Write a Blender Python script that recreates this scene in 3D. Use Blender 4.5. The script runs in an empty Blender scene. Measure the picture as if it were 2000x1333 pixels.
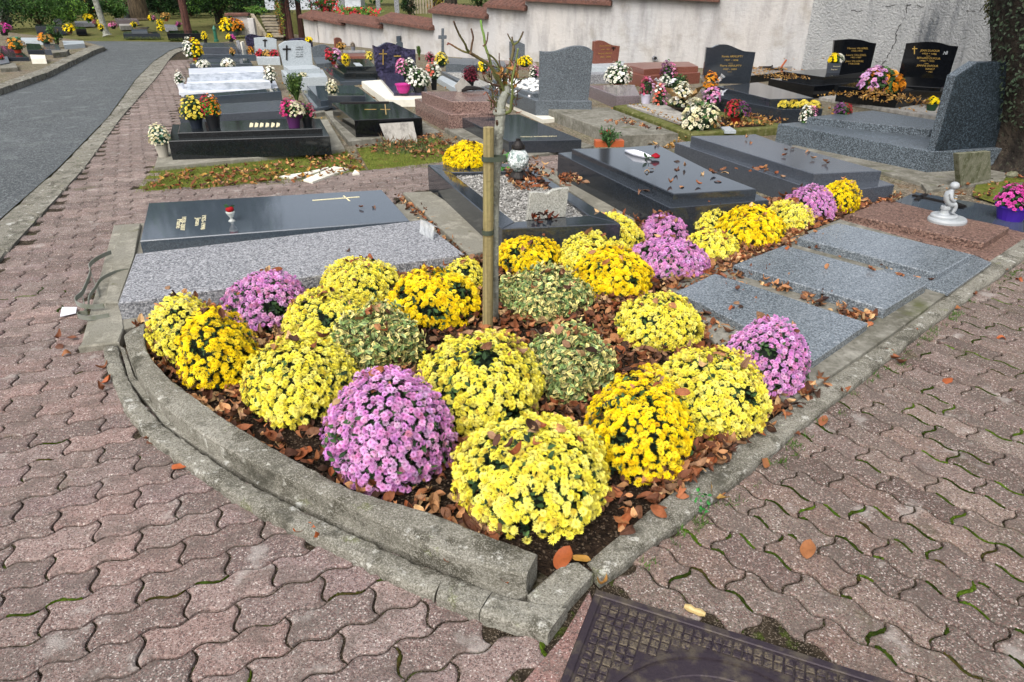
import bpy, bmesh, math, random
import numpy as np
from mathutils import Vector, Matrix
random.seed(7); rng = np.random.default_rng(7)
R = math.radians
S = bpy.context.scene
C = S.collection

# ------------------------------------------------------------------ camera
CH = 1.7                      # eye height above the paving
FPX = 1333.0                  # focal length in photo pixels (2000 wide)
TH = math.atan((666.5 + 30) / FPX)
cam_d = bpy.data.cameras.new('camera'); cam = bpy.data.objects.new('camera', cam_d); C.objects.link(cam)
cam.location = (0, 0, CH); cam.rotation_euler = (math.pi / 2 - TH, 0, 0)
cam_d.sensor_width = 36; cam_d.lens = 36 * FPX / 2000; cam_d.clip_end = 600; cam_d.clip_start = 0.05
S.camera = cam
# ------------------------------------------------------------------ sky and sun (overcast)
SUN_EL, SUN_AZ = 52, 205
w = bpy.data.worlds.new('World'); S.world = w; w.use_nodes = True
nt = w.node_tree; bg = nt.nodes['Background']
sky = nt.nodes.new('ShaderNodeTexSky'); sky.sky_type = 'NISHITA'; sky.sun_disc = False
sky.sun_elevation = R(SUN_EL); sky.sun_rotation = R(SUN_AZ); sky.dust_density = 6; sky.air_density = 1.0; sky.ozone_density = 1
hs = nt.nodes.new('ShaderNodeHueSaturation'); hs.inputs['Saturation'].default_value = .45
nt.links.new(sky.outputs[0], hs.inputs['Color']); nt.links.new(hs.outputs[0], bg.inputs[0]); bg.inputs[1].default_value = 0.15
sd = bpy.data.lights.new('sun', 'SUN'); so = bpy.data.objects.new('sun', sd); C.objects.link(so)
sd.energy = 0.6; sd.angle = R(55); sd.color = (1, .975, .94)
so.rotation_euler = (R(90 - SUN_EL), 0, R(180 - SUN_AZ))
S.view_settings.view_transform = 'Standard'; S.view_settings.look = 'None'
S.view_settings.exposure = 0.85; S.view_settings.gamma = 1
S.render.engine = 'CYCLES'

# ------------------------------------------------------------------ photo pixel <-> world
FW = np.array([0, math.cos(TH), -math.sin(TH)]); UPV = np.array([0, math.sin(TH), math.cos(TH)])
CAM = np.array([0, 0, CH])
def ray(px, py):
    return np.array([(px - 1000) / FPX, 0, 0]) + FW + UPV * ((666.5 - py) / FPX)
def P(px, py, z=0.0):
    d = ray(px, py); t = (z - CH) / d[2]; return CAM + d * t
def proj(p):
    q = np.asarray(p, float) - CAM
    d = q @ FW
    return np.stack([1000 + FPX * q[..., 0] / d, 666.5 - FPX * (q @ UPV) / d], -1)
def PY(px, py, Y):                     # point of the ray at world depth Y
    d = ray(px, py); return CAM + d * (Y / d[1])
def PPL(px, py, a, n):                 # ray with plane
    d = ray(px, py); t = ((a - CAM) @ n) / (d @ n); return CAM + d * t
def scl(p): return float((np.asarray(p) - CAM) @ FW) / FPX      # metres per photo pixel
def ztop(px, py, base_y, z0):
    lo, hi = z0, z0 + 1.6
    for _ in range(40):
        m = (lo + hi) / 2; q = P(px, py, m); q[2] = z0
        if proj(q)[1] < base_y: lo = m
        else: hi = m
    return (lo + hi) / 2

# ------------------------------------------------------------------ materials
def srgb(c):
    if isinstance(c, str):
        c = [int(c[i:i + 2], 16) / 255 for i in (0, 2, 4)]
        c = [x / 12.92 if x <= .04045 else ((x + .055) / 1.055) ** 2.4 for x in c]
    return (c[0], c[1], c[2], 1)
MATS = {}
def M(name, base=None, layers=(), rough=.6, bump=None, metal=0, spec=.5, attr=False, trans=0, ior=1.45, coat=0, sss=0, alpha=1):
    m = bpy.data.materials.new(name); m.use_nodes = True; t = m.node_tree; N = t.nodes; L = t.links
    b = N['Principled BSDF']; b.inputs['Roughness'].default_value = rough; b.inputs['Metallic'].default_value = metal
    b.inputs['Specular IOR Level'].default_value = spec; b.inputs['Transmission Weight'].default_value = trans
    b.inputs['IOR'].default_value = ior; b.inputs['Coat Weight'].default_value = coat; b.inputs['Coat Roughness'].default_value = .05
    b.inputs['Alpha'].default_value = alpha
    tc = N.new('ShaderNodeTexCoord')
    if attr:
        a = N.new('ShaderNodeAttribute'); a.attribute_name = 'Col'; col = a.outputs['Color']
    else:
        rgb = N.new('ShaderNodeRGB'); rgb.outputs[0].default_value = srgb(base); col = rgb.outputs[0]
    for ly in layers:
        k, sc, lo, hi, c = ly[:5]; st = ly[5] if len(ly) > 5 else 1.0
        vec = tc.outputs['Object']
        if len(ly) > 6:
            mp = N.new('ShaderNodeMapping'); mp.inputs['Scale'].default_value = ly[6]; L.new(vec, mp.inputs[0]); vec = mp.outputs[0]
        if k == 'n':
            x = N.new('ShaderNodeTexNoise'); x.inputs['Scale'].default_value = sc; x.inputs['Detail'].default_value = 5; x.inputs['Roughness'].default_value = .62
            L.new(vec, x.inputs['Vector']); o = x.outputs['Fac']
        elif k == 'v':
            x = N.new('ShaderNodeTexVoronoi'); x.inputs['Scale'].default_value = sc; L.new(vec, x.inputs['Vector'])
            sp = N.new('ShaderNodeSeparateColor'); L.new(x.outputs['Color'], sp.inputs[0]); o = sp.outputs[0]
        elif k == 'w':
            x = N.new('ShaderNodeTexWave'); x.inputs['Scale'].default_value = sc; x.inputs['Distortion'].default_value = 6; x.inputs['Detail'].default_value = 3
            L.new(vec, x.inputs['Vector']); o = x.outputs['Fac']
        mr = N.new('ShaderNodeMapRange'); mr.inputs['From Min'].default_value = lo; mr.inputs['From Max'].default_value = hi
        mr.inputs['To Max'].default_value = st
        L.new(o, mr.inputs['Value'])
        mx = N.new('ShaderNodeMix'); mx.data_type = 'RGBA'; L.new(mr.outputs[0], mx.inputs[0]); L.new(col, mx.inputs[6])
        mx.inputs[7].default_value = srgb(c); col = mx.outputs[2]
    L.new(col, b.inputs['Base Color'])
    if bump:
        prev = None
        for (sc, st, dist) in bump:
            x = N.new('ShaderNodeTexNoise'); x.inputs['Scale'].default_value = sc; x.inputs['Detail'].default_value = 6
            L.new(tc.outputs['Object'], x.inputs['Vector'])
            bp = N.new('ShaderNodeBump'); bp.inputs['Strength'].default_value = st; bp.inputs['Distance'].default_value = dist
            L.new(x.outputs['Fac'], bp.inputs['Height'])
            if prev: L.new(prev, bp.inputs['Normal'])
            prev = bp.outputs['Normal']
        L.new(prev, b.inputs['Normal'])
    MATS[name] = m; return m
def granite(name, base, dark, light, sc=110, rough=.25, spec=.5, k=.5, bump=None):
    return M(name, base, [('v', sc, .55, .6, dark, k), ('v', sc * 1.37, .72, .76, light, k), ('n', sc * .5, .45, .6, dark, k * .35), ('n', 2.5, .4, .75, light, .12)], rough, bump, spec=spec)
g_dark = granite('granite_dark', '292e34', '15181c', '40464e', 160, .09, .75, .4)
g_black = M('granite_black', '0c0e11', [('v', 200, .8, .85, '20242a', .5)], .08, spec=.55)
g_blackr = M('granite_black_green', '14181a', [('v', 200, .7, .85, '2a3034', .5), ('n', 3, .5, .8, '23292b', .4)], .09, spec=.6)
g_slate = granite('granite_slate', '3e4750', '262d34', '5a636c', 150, .07, 1.0, .35)
g_grey = granite('granite_grey', '808286', '404247', 'b2b3b5', 95, .7, .3, .7, [(60, .25, .01)])
g_blue = granite('granite_blue_grey', '50575d', '2c3136', '7a8288', 130, .35, .5, .7)
g_bluesm = granite('granite_blue_smooth', '434850', '2a2e35', '5c6269', 180, .2, .6, .5)
g_pale = granite('granite_pale', 'a0a8ac', '7b8388', 'bcc3c6', 120, .45, .4, .5)
g_slab = granite('granite_cavurne', '656d73', '363c41', '979ea3', 120, .2, .7, .6, [(30, .06, .01)])
g_slabd = granite('granite_cavurne_edge', '6b7379', '2c3136', 'a0a7ac', 105, .6, .4, .85)
g_big = granite('granite_big_speckled', '4c545a', '20262b', '7b868f', 110, .42, .45, .85)
g_bigd = granite('granite_big_dark_face', '252d33', '10151a', '46535d', 85, .3, .5, .8)
g_pink = granite('granite_pink_brown', '7a625b', '352725', '9a8178', 95, .22, .5, .7)
g_brown = granite('granite_brown_rough', '6e554b', '2f211c', '8f7567', 85, .6, .4, .75, [(50, .5, .02)])
g_red = granite('granite_red', '74463a', '4c2c24', '8f6254', 120, .3, .5, .5)
g_mauve = granite('granite_mauve', '6f6568', '4b4347', '8d8488', 130, .2, .55, .5)
g_purple = M('granite_purple_swirl', '2b2a3d', [('n', 9, .45, .65, '54506e', .8, (1, 1, 2)), ('n', 22, .5, .6, '16151f', .8)], .15)
marble = M('marble_white', 'c9ced6', [('n', 5, .5, .75, '8f98a3', .8, (1, 3, 3)), ('n', 16, .55, .7, 'a7aeb8', .6)], .35)
marble_shade = M('marble_grey_face', 'b3bac3', [('n', 7, .45, .7, '7f8893', .9, (1, 3, 3)), ('n', 20, .5, .7, '98a0aa', .6)], .4)  # white marble made greyer: shade of the upright faces put into the colour
white_stone = M('white_stone', 'd2cfc2', [('n', 6, .5, .8, 'a9a798', .6)], .7)
concrete = M('concrete', '7f7d73', [('n', 2.2, .4, .7, '6d6a5d', .8), ('n', 9, .5, .72, 'aaa79b', .6), ('n', 30, .55, .75, '5c594e', .5), ('v', 260, .75, .8, '5b584d', .5), ('n', 5, .66, .72, '4b4a30', .6)], .9, [(40, .5, .01), (180, .4, .004)], spec=.2)
conc_kerb = M('concrete_kerb', '76746a', [('n', 3, .4, .7, '57544a', .8), ('n', 1.1, .5, .6, '8c8a80', .5), ('n', 6, .54, .6, '3a382e', .75), ('n', 9, .62, .66, '5a6030', .6), ('n', 1.7, .52, .62, '4e4c42', .65), ('n', 18, .6, .66, 'c4c4bc', .6), ('n', 23, .6, .68, '35332b', .6), ('v', 300, .6, .8, 'a5a298', .5), ('v', 210, .72, .8, '4f4c42', .6), ('n', 7, .58, .68, '3c3b33', .7), ('n', 11, .64, .7, 'b9bab4', .7), ('n', 4.5, .66, .74, '55592a', .6)], .95, [(25, .6, .02), (150, .6, .006)], spec=.15)
conc_moss = M('concrete_mossy', '7f7d74', [('n', 4, .35, .65, '56544a', .9), ('n', 14, .5, .7, '9f9d93', .5), ('n', 40, .5, .7, '43423a', .6), ('n', 3, .6, .75, '4e5230', .8)], .95, [(40, .5, .01)], spec=.15)
moss_border = M('mossy_border', '66663f', [('n', 8, .4, .6, '434c1c', .8), ('n', 20, .55, .7, '8b8a6a', .6), ('n', 30, .6, .7, '2d2c1c', .6)], 1, [(50, .8, .02)], spec=.1)
plaster = M('plaster_white', 'b5b2ae', [('n', .8, .4, .7, 'a6a8ab', .75, (1, 1, .35)), ('n', 2.4, .48, .7, '868584', .75, (1.5, 1.5, .3)), ('n', 1.3, .55, .68, '8f8a80', .6), ('n', 11, .55, .75, 'b3aeab', .4), ('n', .35, .55, .8, 'a8a3a0', .5)], .95, [(14, .5, .03), (60, .5, .012)], spec=.1)
plaster_old = M('plaster_old_rough', 'a3a5a5', [('n', 1.2, .45, .7, '7d8082', .8, (1, 1, .4)), ('n', .9, .56, .66, '4c5157', .85, (1.3, 1.3, .25)), ('n', 14, .5, .7, '9b9d9b', .5), ('n', 4, .62, .72, '6b6c66', .5)], .98, [(26, 1, .05), (70, .8, .02)], spec=.08)
tile = M('roof_tile', '64443a', [('n', 8, .4, .6, '4a352f', .8), ('n', 25, .5, .7, '7c5648', .6), ('n', 14, .6, .7, '4f4a42', .7)], .9, [(60, .4, .01)])
asphalt = M('asphalt', '4c5052', [('n', .6, .35, .7, '3c4042', .8, (1, .35, 1)), ('n', 1.8, .55, .68, '5e6361', .5), ('v', 90, .7, .78, '7f8485', .6), ('v', 120, .2, .12, '2f3333', .6), ('n', 3, .55, .7, '6f7574', .5)], .85, [(120, .6, .008)], spec=.25)
soil = M('soil', '2a211a', [('n', 20, .45, .6, '17120e', .8), ('n', 60, .5, .7, '4a3b2e', .7), ('v', 150, .88, .9, '6d5f50', .6)], 1, [(30, .9, .03), (120, .8, .01)], spec=.1)
joint_m = M('joint_sand', '342d24', [('n', 25, .45, .6, '1d1914', .8), ('v', 300, .8, .86, '7c7163', .6), ('n', 14, .58, .66, '3c4a14', .7)], 1, [(120, .9, .01)], spec=.1)
gravelly = M('cemetery_ground', '6f675b', [('n', 1.1, .4, .65, '5d6333', .55), ('n', 6, .45, .65, '4f473c', .8), ('v', 60, .6, .7, '938b7d', .6), ('v', 90, .75, .8, '3c352c', .6), ('n', 3, .56, .7, '7b5a34', .5)], 1, [(60, .8, .02)], spec=.1)
grass_far = M('verge_grass', '585c34', [('n', 2, .4, .65, '6c6440', .8), ('n', 12, .5, .7, '3a4220', .8)], 1, [(40, .8, .03)], spec=.1)
moss_ground = M('moss_ground', '565f26', [('n', 4, .42, .62, '74763a', .7), ('n', 9, .52, .66, '6b5a35', .8), ('n', 30, .5, .7, '3d4a14', .7)], 1, [(50, .9, .02)], spec=.1)
gravel_white = M('gravel_white', '9c9b96', [('v', 70, .5, .56, 'c3c2be', .9), ('v', 95, .65, .7, '5a5852', .9), ('n', 70, .5, .6, '6d6b64', .6)], .9, [(90, 1, .02)], spec=.2)
paver_m = M('paver_pink', attr=True, layers=[('v', 190, .72, .77, 'a8978f', .5), ('v', 210, .93, .94, 'cfc8c0', .7), ('v', 230, .3, .22, '3a3230', .7), ('n', 90, .5, .7, '54494a', .5), ('v', 420, .5, .8, '7b5650', .5), ('n', 9, .5, .62, '5f5650', .55), ('n', 5, .6, .68, 'a5a09a', .55), ('n', 3.1, .62, .7, '4b4a30', .45), ('n', 26, .68, .73, 'b9b5ae', .6)], rough=.95, bump=[(260, .9, .006), (60, .4, .008)], spec=.15)
paver_far = M('paver_far', attr=True, layers=[('v', 120, .6, .8, 'b49c94', .4), ('v', 140, .4, .2, '4b3d38', .5), ('n', 3, .5, .65, '6b6550', .6), ('n', 1.3, .55, .68, '6e6c3c', .5)], rough=.95, bump=[(90, .6, .006)], spec=.15)
iron = M('cast_iron', '322a31', [('n', 12, .46, .62, '5f5748', .7), ('n', 60, .46, .66, '776c58', .7), ('v', 250, .75, .8, '2a2430', .7)], .7, [(90, .6, .008)], metal=.35, spec=.4)
iron_rim = M('cast_iron_rim', '342c33', [('n', 15, .46, .64, '5c5446', .7), ('n', 80, .5, .65, '2a232c', .5)], .6, [(120, .4, .004)], metal=.4)
petal_m = M('petals', attr=True, rough=.75, spec=.2)
leaf_m = M('foliage', attr=True, rough=.7, spec=.25)
dead_m = M('dead_leaf', attr=True, layers=[('n', 60, .5, .75, '3a1f10', .4)], rough=.55, spec=.35)
litter_m = M('litter_leaf', attr=True, layers=[('n', 60, .5, .75, '3a1f10', .4)], rough=.7, spec=.25)
plain = M('painted_plastic', attr=True, rough=.45, spec=.45)
gold = M('gold_lettering', 'c9a75a', (), .35, metal=.6)
cream = M('cream_lettering', 'd8cfa8', (), .5)
darkmetal = M('dark_metal', '23201f', [('n', 30, .5, .7, '3a332e', .5)], .5, metal=.5)
galv = M('galvanised_strip', '8d9188', [('n', 14, .45, .65, '6f7461', .7), ('n', 40, .6, .7, '6d7a2c', .5)], .55, metal=.5)
post_m = M('post_wood', '8f8259', [('w', 14, .3, .8, '6d6444', .55, (1, 1, .06)), ('n', 60, .5, .7, '5e5535', .6, (1, 1, .06)), ('n', 3, .5, .8, '7b8447', .5)], .85, [(60, .4, .01)])
bark_pale = M('bark_pale', '8d8f85', [('n', 12, .45, .6, '5a5a52', .8), ('n', 40, .55, .7, 'b3b6a8', .7)], .9, [(60, .8, .01)])
bark_green = M('twig_bark', attr=True, layers=[('n', 60, .5, .7, '3d3527', .5)], rough=.8)
bark_dark = M('bark_dark', '3b332b', [('n', 8, .45, .6, '1d1815', .9, (1, 1, .3)), ('n', 20, .55, .7, '59604e', .6)], 1, [(14, 1, .06), (50, .8, .02)])
bark_red = M('bark_red', '5a3b33', [('n', 8, .45, .6, '2f2020', .8, (3, 3, .25))], 1, [(20, .9, .04)])
bark_brown = M('bark_brown', '5c4f3c', [('n', 9, .42, .6, '2e271c', .9, (3, 3, .2))], 1, [(18, 1, .06)])
glass = M('lantern_glass', 'e4f4ee', (), .04, trans=.85, ior=1.35, bump=[(60, .8, .02)])
clear = M('clear_plastic', 'e9eef0', (), .15, trans=.6, ior=1.2, bump=[(18, .9, .05)], spec=.6)
whitecer = M('white_statue', '989da0', [('n', 18, .55, .7, '9aa09c', .6)], .35)
terracotta = M('terracotta', 'a5542f', [('n', 20, .5, .7, '8a4526', .5)], .7)
wood_pale = M('stair_concrete', '8b8270', [('n', 8, .45, .65, '625a4a', .7)], .9)
paper = M('white_paper', 'dfe1ea', (), .6)
tree_green = M('pump_green', '1f5a45', (), .4)
stone_old = M('old_stone', '6a6a58', [('n', 12, .45, .6, '44482c', .8), ('n', 30, .55, .7, '8d8d7c', .6)], 1, [(50, .8, .015)])
stone_weather = M('weathered_stone', '96938c', [('n', 14, .45, .65, '6b6863', .8, (1, 1, .3)), ('n', 40, .55, .7, 'b5b2ab', .5)], .95, [(50, .4, .01)])

# ------------------------------------------------------------------ mesh building
class MB:
    def __init__(s): s.V = []; s.F = []; s.C = []; s.n = 0; s.big = []
    def add(s, v, f, col=None):
        v = np.asarray(v, float).reshape(-1, 3)
        if isinstance(f, np.ndarray): s.big.append(f + s.n)
        else: s.F += [[i + s.n for i in q] for q in f]
        s.V.append(v); s.n += len(v)
        if col is None: col = (1, 1, 1)
        col = np.asarray(col, float)
        if col.ndim == 1: col = np.tile(col[:3], (len(v), 1))
        s.C.append(col[:, :3]); return s
    def mesh(s, name, mats, org=(0, 0, 0), smooth=False):
        me = bpy.data.meshes.new(name)
        V = np.concatenate(s.V) - np.asarray(org, float)
        idx = [np.array([i for q in s.F for i in q], int)] if s.F else []
        tot = [np.array([len(q) for q in s.F], int)] if s.F else []
        for b in s.big: idx.append(b.ravel()); tot.append(np.full(len(b), b.shape[1]))
        idx = np.concatenate(idx); tot = np.concatenate(tot)
        me.vertices.add(len(V)); me.vertices.foreach_set('co', V.astype(np.float32).ravel())
        me.loops.add(len(idx)); me.loops.foreach_set('vertex_index', idx.astype(np.int32))
        me.polygons.add(len(tot)); st = np.concatenate([[0], np.cumsum(tot)[:-1]])
        me.polygons.foreach_set('loop_start', st.astype(np.int32))
        me.polygons.foreach_set('use_smooth', np.full(len(tot), bool(smooth)))
        me.update(calc_edges=True); me.validate()
        ca = me.color_attributes.new('Col', 'FLOAT_COLOR', 'POINT')
        cc = np.ones((len(V), 4), np.float32); cc[:, :3] = np.concatenate(s.C); ca.data.foreach_set('color', cc.ravel())
        me.materials.append(mats)
        return me
def link(name, me, parent=None, loc=(0, 0, 0)):
    o = bpy.data.objects.new(name, me); C.objects.link(o); o.location = loc
    if parent: o.parent = parent
    return o
def tag(o, label, cat, group=None):
    o['label'] = label; o['category'] = cat
    if group: o['group'] = group
    return o
def thing(name, label, cat, loc, group=None):
    o = bpy.data.objects.new(name, None); C.objects.link(o); o.location = [float(x) for x in loc]
    o.empty_display_size = .1
    return tag(o, label, cat, group)
def part(name, mb, mat, par, smooth=False, label=None):
    org = np.array(par.location) + (np.array(par.parent.location) if par.parent else 0)
    o = link(name, mb.mesh(name, mat, org, smooth), par)
    if label: o['label'] = label
    return o
def subpart(name, mb, mat, par, smooth=False):
    org = np.array(par.parent.location)
    return link(name, mb.mesh(name, mat, org, smooth), par)
def single(name, mb, mat, label, cat, group=None, smooth=False):
    V = np.concatenate(mb.V); org = [V[:, 0].mean(), V[:, 1].mean(), V[:, 2].min()]
    return tag(link(name, mb.mesh(name, mat, org, smooth), None, org), label, cat, group)
def struct(name, mb, mat, kind='structure', smooth=False, label=None, cat=None):
    o = link(name, mb.mesh(name, mat, (0, 0, 0), smooth)); o['kind'] = kind
    if label: o['label'] = label
    if cat: o['category'] = cat
    return o

def prism(mb, top, zb, bev=.006, col=None, flare=0):
    """top: list of 3D points (ccw or cw), walls down to zb, small chamfer"""
    T = np.array(top, float); n = len(T); c = T[:, :2].mean(0)
    nx, pv = np.roll(T, -1, 0), np.roll(T, 1, 0)
    d1 = nx - T; d1 /= np.linalg.norm(d1, axis=1)[:, None] + 1e-9
    d2 = pv - T; d2 /= np.linalg.norm(d2, axis=1)[:, None] + 1e-9
    ins = T.copy(); s = d1 + d2
    cr = d1[:, 0] * d2[:, 1] - d1[:, 1] * d2[:, 0]
    ar = 0.5 * np.sum(T[:, 0] * nx[:, 1] - nx[:, 0] * T[:, 1])
    k = bev / np.maximum(np.abs(cr), .3) * np.sign(cr) * np.sign(ar)
    ins[:, :2] += s[:, :2] * k[:, None]
    mid = T.copy(); mid[:, 2] -= bev
    bot = T.copy(); bot[:, 2] = zb
    V = np.concatenate([ins, mid, bot]); F = [list(range(n))] if ar > 0 else [list(range(n))[::-1]]
    for i in range(n):
        j = (i + 1) % n
        a = [i, j, n + j, n + i][::-1]; b = [n + i, n + j, 2 * n + j, 2 * n + i][::-1]
        if ar < 0: a = a[::-1]; b = b[::-1]
        F += [a, b]
    return mb.add(V, F, col)
def box(mb, c, sx, sy, sz, rot=0, bev=.004, col=None):
    """box with base centre c"""
    ca, sa = math.cos(rot), math.sin(rot)
    T = [(c[0] + x * ca - y * sa, c[1] + x * sa + y * ca, c[2] + sz) for x, y in ((-sx / 2, -sy / 2), (sx / 2, -sy / 2), (sx / 2, sy / 2), (-sx / 2, sy / 2))]
    return prism(mb, T, c[2], bev, col)
def lathe(mb, c, prof, n=20, col=None, sx=1, sy=1, rot=0):
    V = []; F = []
    for r, z in prof:
        for k in range(n):
            a = 2 * math.pi * k / n; x, y = r * math.cos(a) * sx, r * math.sin(a) * sy
            V.append((c[0] + x * math.cos(rot) - y * math.sin(rot), c[1] + x * math.sin(rot) + y * math.cos(rot), c[2] + z))
    for i in range(len(prof) - 1):
        for k in range(n):
            F.append([i * n + k, i * n + (k + 1) % n, (i + 1) * n + (k + 1) % n, (i + 1) * n + k])
    if prof[0][0] > 0: F.append(list(range(n))[::-1])
    if prof[-1][0] > 0: F.append([(len(prof) - 1) * n + k for k in range(n)])
    return mb.add(V, F, col)
def tube(mb, pts, rad, n=8, col=None, cap=True):
    pts = [np.asarray(p, float) for p in pts]; V = []; F = []
    if not hasattr(rad, '__len__'): rad = [rad] * len(pts)
    ref = np.array([.3, 1, .2])
    for i, p in enumerate(pts):
        d = pts[min(i + 1, len(pts) - 1)] - pts[max(i - 1, 0)]; d /= np.linalg.norm(d) + 1e-9
        a = np.cross(d, ref); a /= np.linalg.norm(a) + 1e-9; b = np.cross(d, a)
        for k in range(n):
            t = 2 * math.pi * k / n; V.append(p + rad[i] * (a * math.cos(t) + b * math.sin(t)))
    for i in range(len(pts) - 1):
        for k in range(n): F.append([i * n + k, i * n + (k + 1) % n, (i + 1) * n + (k + 1) % n, (i + 1) * n + k])
    if cap: F.append(list(range(n))[::-1]); F.append([(len(pts) - 1) * n + k for k in range(n)])
    return mb.add(V, F, col)
def sheet(mb, pts, z=None, col=None):
    V = np.array([(p[0], p[1], p[2] if z is None else z) for p in pts]); n = len(V); nx = np.roll(V, -1, 0)
    ar = np.sum(V[:, 0] * nx[:, 1] - nx[:, 0] * V[:, 1])
    return mb.add(V, [list(range(n)) if ar > 0 else list(range(n))[::-1]], col)
def inpoly(x, y, poly):
    poly = np.asarray(poly)[:, :2]; r = np.zeros(np.shape(x), bool); j = len(poly) - 1
    for i in range(len(poly)):
        xi, yi = poly[i]; xj, yj = poly[j]
        r ^= ((yi > y) != (yj > y)) & (x < (xj - xi) * (y - yi) / (yj - yi + 1e-12) + xi); j = i
    return r
# --- instancing of small templates into one mesh
def rots(nrm, spin):
    nrm = nrm / np.linalg.norm(nrm, axis=1)[:, None]
    ref = np.tile([0., 0, 1], (len(nrm), 1)); ref[np.abs(nrm[:, 2]) > .95] = (1, 0, 0)
    a = np.cross(ref, nrm); a /= np.linalg.norm(a, axis=1)[:, None]; b = np.cross(nrm, a)
    c, s = np.cos(spin)[:, None], np.sin(spin)[:, None]
    return np.stack([a * c + b * s, -a * s + b * c, nrm], 2)          # columns
def scatter(mb, tv, tf, pos, Rm, size, cols, tcol=None):
    N, T = len(pos), len(tv); size = np.asarray(size)
    if size.ndim == 0: size = np.full(N, float(size))
    V = np.einsum('nij,tj->nti', Rm, tv) * size[:, None, None] + pos[:, None, :]
    F = (tf[None] + (np.arange(N) * T)[:, None, None]).reshape(-1, tf.shape[1])
    Cc = np.repeat(cols[:, None, :], T, 1)
    if tcol is not None: Cc = Cc * tcol[None, :, :]
    mb.add(V.reshape(-1, 3), F, Cc.reshape(-1, 3))
def flower_template(n1, n2, n3=0, w=.16, cup=.25, ctr=(1, 1, 1), droop=0):
    V = []; F = []; K = []
    for (n, r0, r1, up, ph, sh) in ((n1, .12, 1.0, -droop, 0, 1.0), (n2, .1, .74, cup, .5, 1.04), (n3, .05, .45, cup * 2.0, .2, 1.08)):
        for k in range(n):
            a = 2 * math.pi * (k + ph) / n + random.uniform(-.06, .06); rr = r1 * random.uniform(.8, 1.1); ww = w * (1.0 if n1 == n else .85)
            ca, sa = math.cos(a), math.sin(a); b = len(V); z0 = .04 if n == n1 else (.1 if n == n2 else .18)
            for (x, y, z) in ((r0, 0, z0), (rr * .7, -ww, z0 + up * .6), (rr, 0, z0 + up * .8), (rr * .7, ww, z0 + up * .6)):
                V.append((x * ca - y * sa, x * sa + y * ca, z)); 
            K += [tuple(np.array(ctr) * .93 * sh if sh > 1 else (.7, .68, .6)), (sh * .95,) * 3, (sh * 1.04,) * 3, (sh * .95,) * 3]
            F.append([b, b + 1, b + 2, b + 3])
    return np.array(V, float), np.array(F), np.array(K, float)
FT_POM = [flower_template(15, 12, 9, .085, .34, (.9, .85, .5), .08) for _ in range(3)]
FT_DAISY = [flower_template(14, 12, 7, .085, .22, (1.0, .97, .6), .06) for _ in range(3)]
FT_PINK = [flower_template(18, 14, 10, .08, .32, (.9, .5, .75), .08) for _ in range(3)]
FT_LOW = [flower_template(8, 5, 0, .26, .25, (1, .9, .8)) for _ in range(2)]
LEAF_V = np.array([(0, 0, 0), (.35, .26, .06), (.35, -.26, .06), (.75, .2, .03), (.75, -.2, .03), (1, 0, -.08), (.5, 0, -.02)], float)
LEAF_F = np.array([(0, 2, 6, 1), (1, 6, 5, 3), (2, 4, 5, 6)])
QL_V = np.array([(0, 0, 0), (.5, -.3, .05), (1, 0, -.05), (.5, .3, .05)], float); QL_F = np.array([(0, 1, 2, 3)])
def lin(h): return np.array(srgb(h)[:3])
def vary(col, n, amt=.12, hue=.05):
    c = np.tile(np.asarray(col, float), (n, 1)); c *= 1 + rng.normal(0, amt, (n, 1)); c *= 1 + rng.normal(0, hue, (n, 3)); return np.clip(c, .003, 1)
# curled dead leaf templates
def dead_template(curl, fold, asp=.55):
    V = []; F = []; nx, ny = 6, 4
    for i in range(nx + 1):
        t = i / nx; wd = asp * .5 * math.sin(math.pi * min(1, t * .93 + .06)) ** .75
        for j in range(ny + 1):
            u = (j / ny - .5) * 2; x = t - .5; y = u * wd; z = fold * abs(u) * wd + curl * (x * x * 1.4) + .05 * math.sin(7 * t + u * 2) * abs(u)
            z += .012 * (1 if (i % 2) else -1) * (1 - abs(u))
            V.append((x * math.cos(curl * .3), y, z))
    for i in range(nx):
        for j in range(ny): a = i * (ny + 1) + j; F.append((a, a + ny + 1, a + ny + 2, a + 1))
    return np.array(V), np.array(F)
DEAD = [dead_template(c, f, a) for c, f, a in ((.35, .9, .6), (1.8, 1.2, .4), (-1.4, .8, .45), (.9, .9, .55), (-.5, -.3, .62), (.1, .2, .58), (1.3, .6, .5), (-.9, -.9, .6))]
DEADCOL = [lin(x) for x in ('7a4a30', '8c5638', '5e3a28', 'a0714c', '6b4a36', '94603c', '4c3226', 'ac8058', '7e4628', '8a6a50', 'b4946a', '3c2a20')]
YELCOL = [lin(x) for x in ('a47a38', '98703a', 'ae8a48', '805c34', 'a88858')]
def dead_leaves(mb, pos, size=.07, tilt=.35, pal=DEADCOL):
    N = len(pos); k = rng.integers(0, len(DEAD), N); pi = rng.integers(0, len(pal), N)
    nr = np.tile([0., 0, 1], (N, 1)) + rng.normal(0, tilt, (N, 3)) * [1, 1, .2]; nr[:, 2] = np.abs(nr[:, 2])
    Rm = rots(nr, rng.uniform(0, 6.28, N)); sz = size * rng.uniform(.5, 1.45, N)
    pc = np.array(pal)[pi] * (1 + rng.normal(0, .2, (N, 1))) * .92
    for i, (tv, tf) in enumerate(DEAD):
        m = k == i
        if m.any(): scatter(mb, tv, tf, pos[m], Rm[m], sz[m], np.clip(pc[m], .01, 1))
def rand_in_quad(q, n):
    q = np.array(q)[:, :3]; u, v = rng.random((2, n, 1)); return (q[0] * (1 - u) + q[1] * u) * (1 - v) + (q[3] * (1 - u) + q[2] * u) * v

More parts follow.
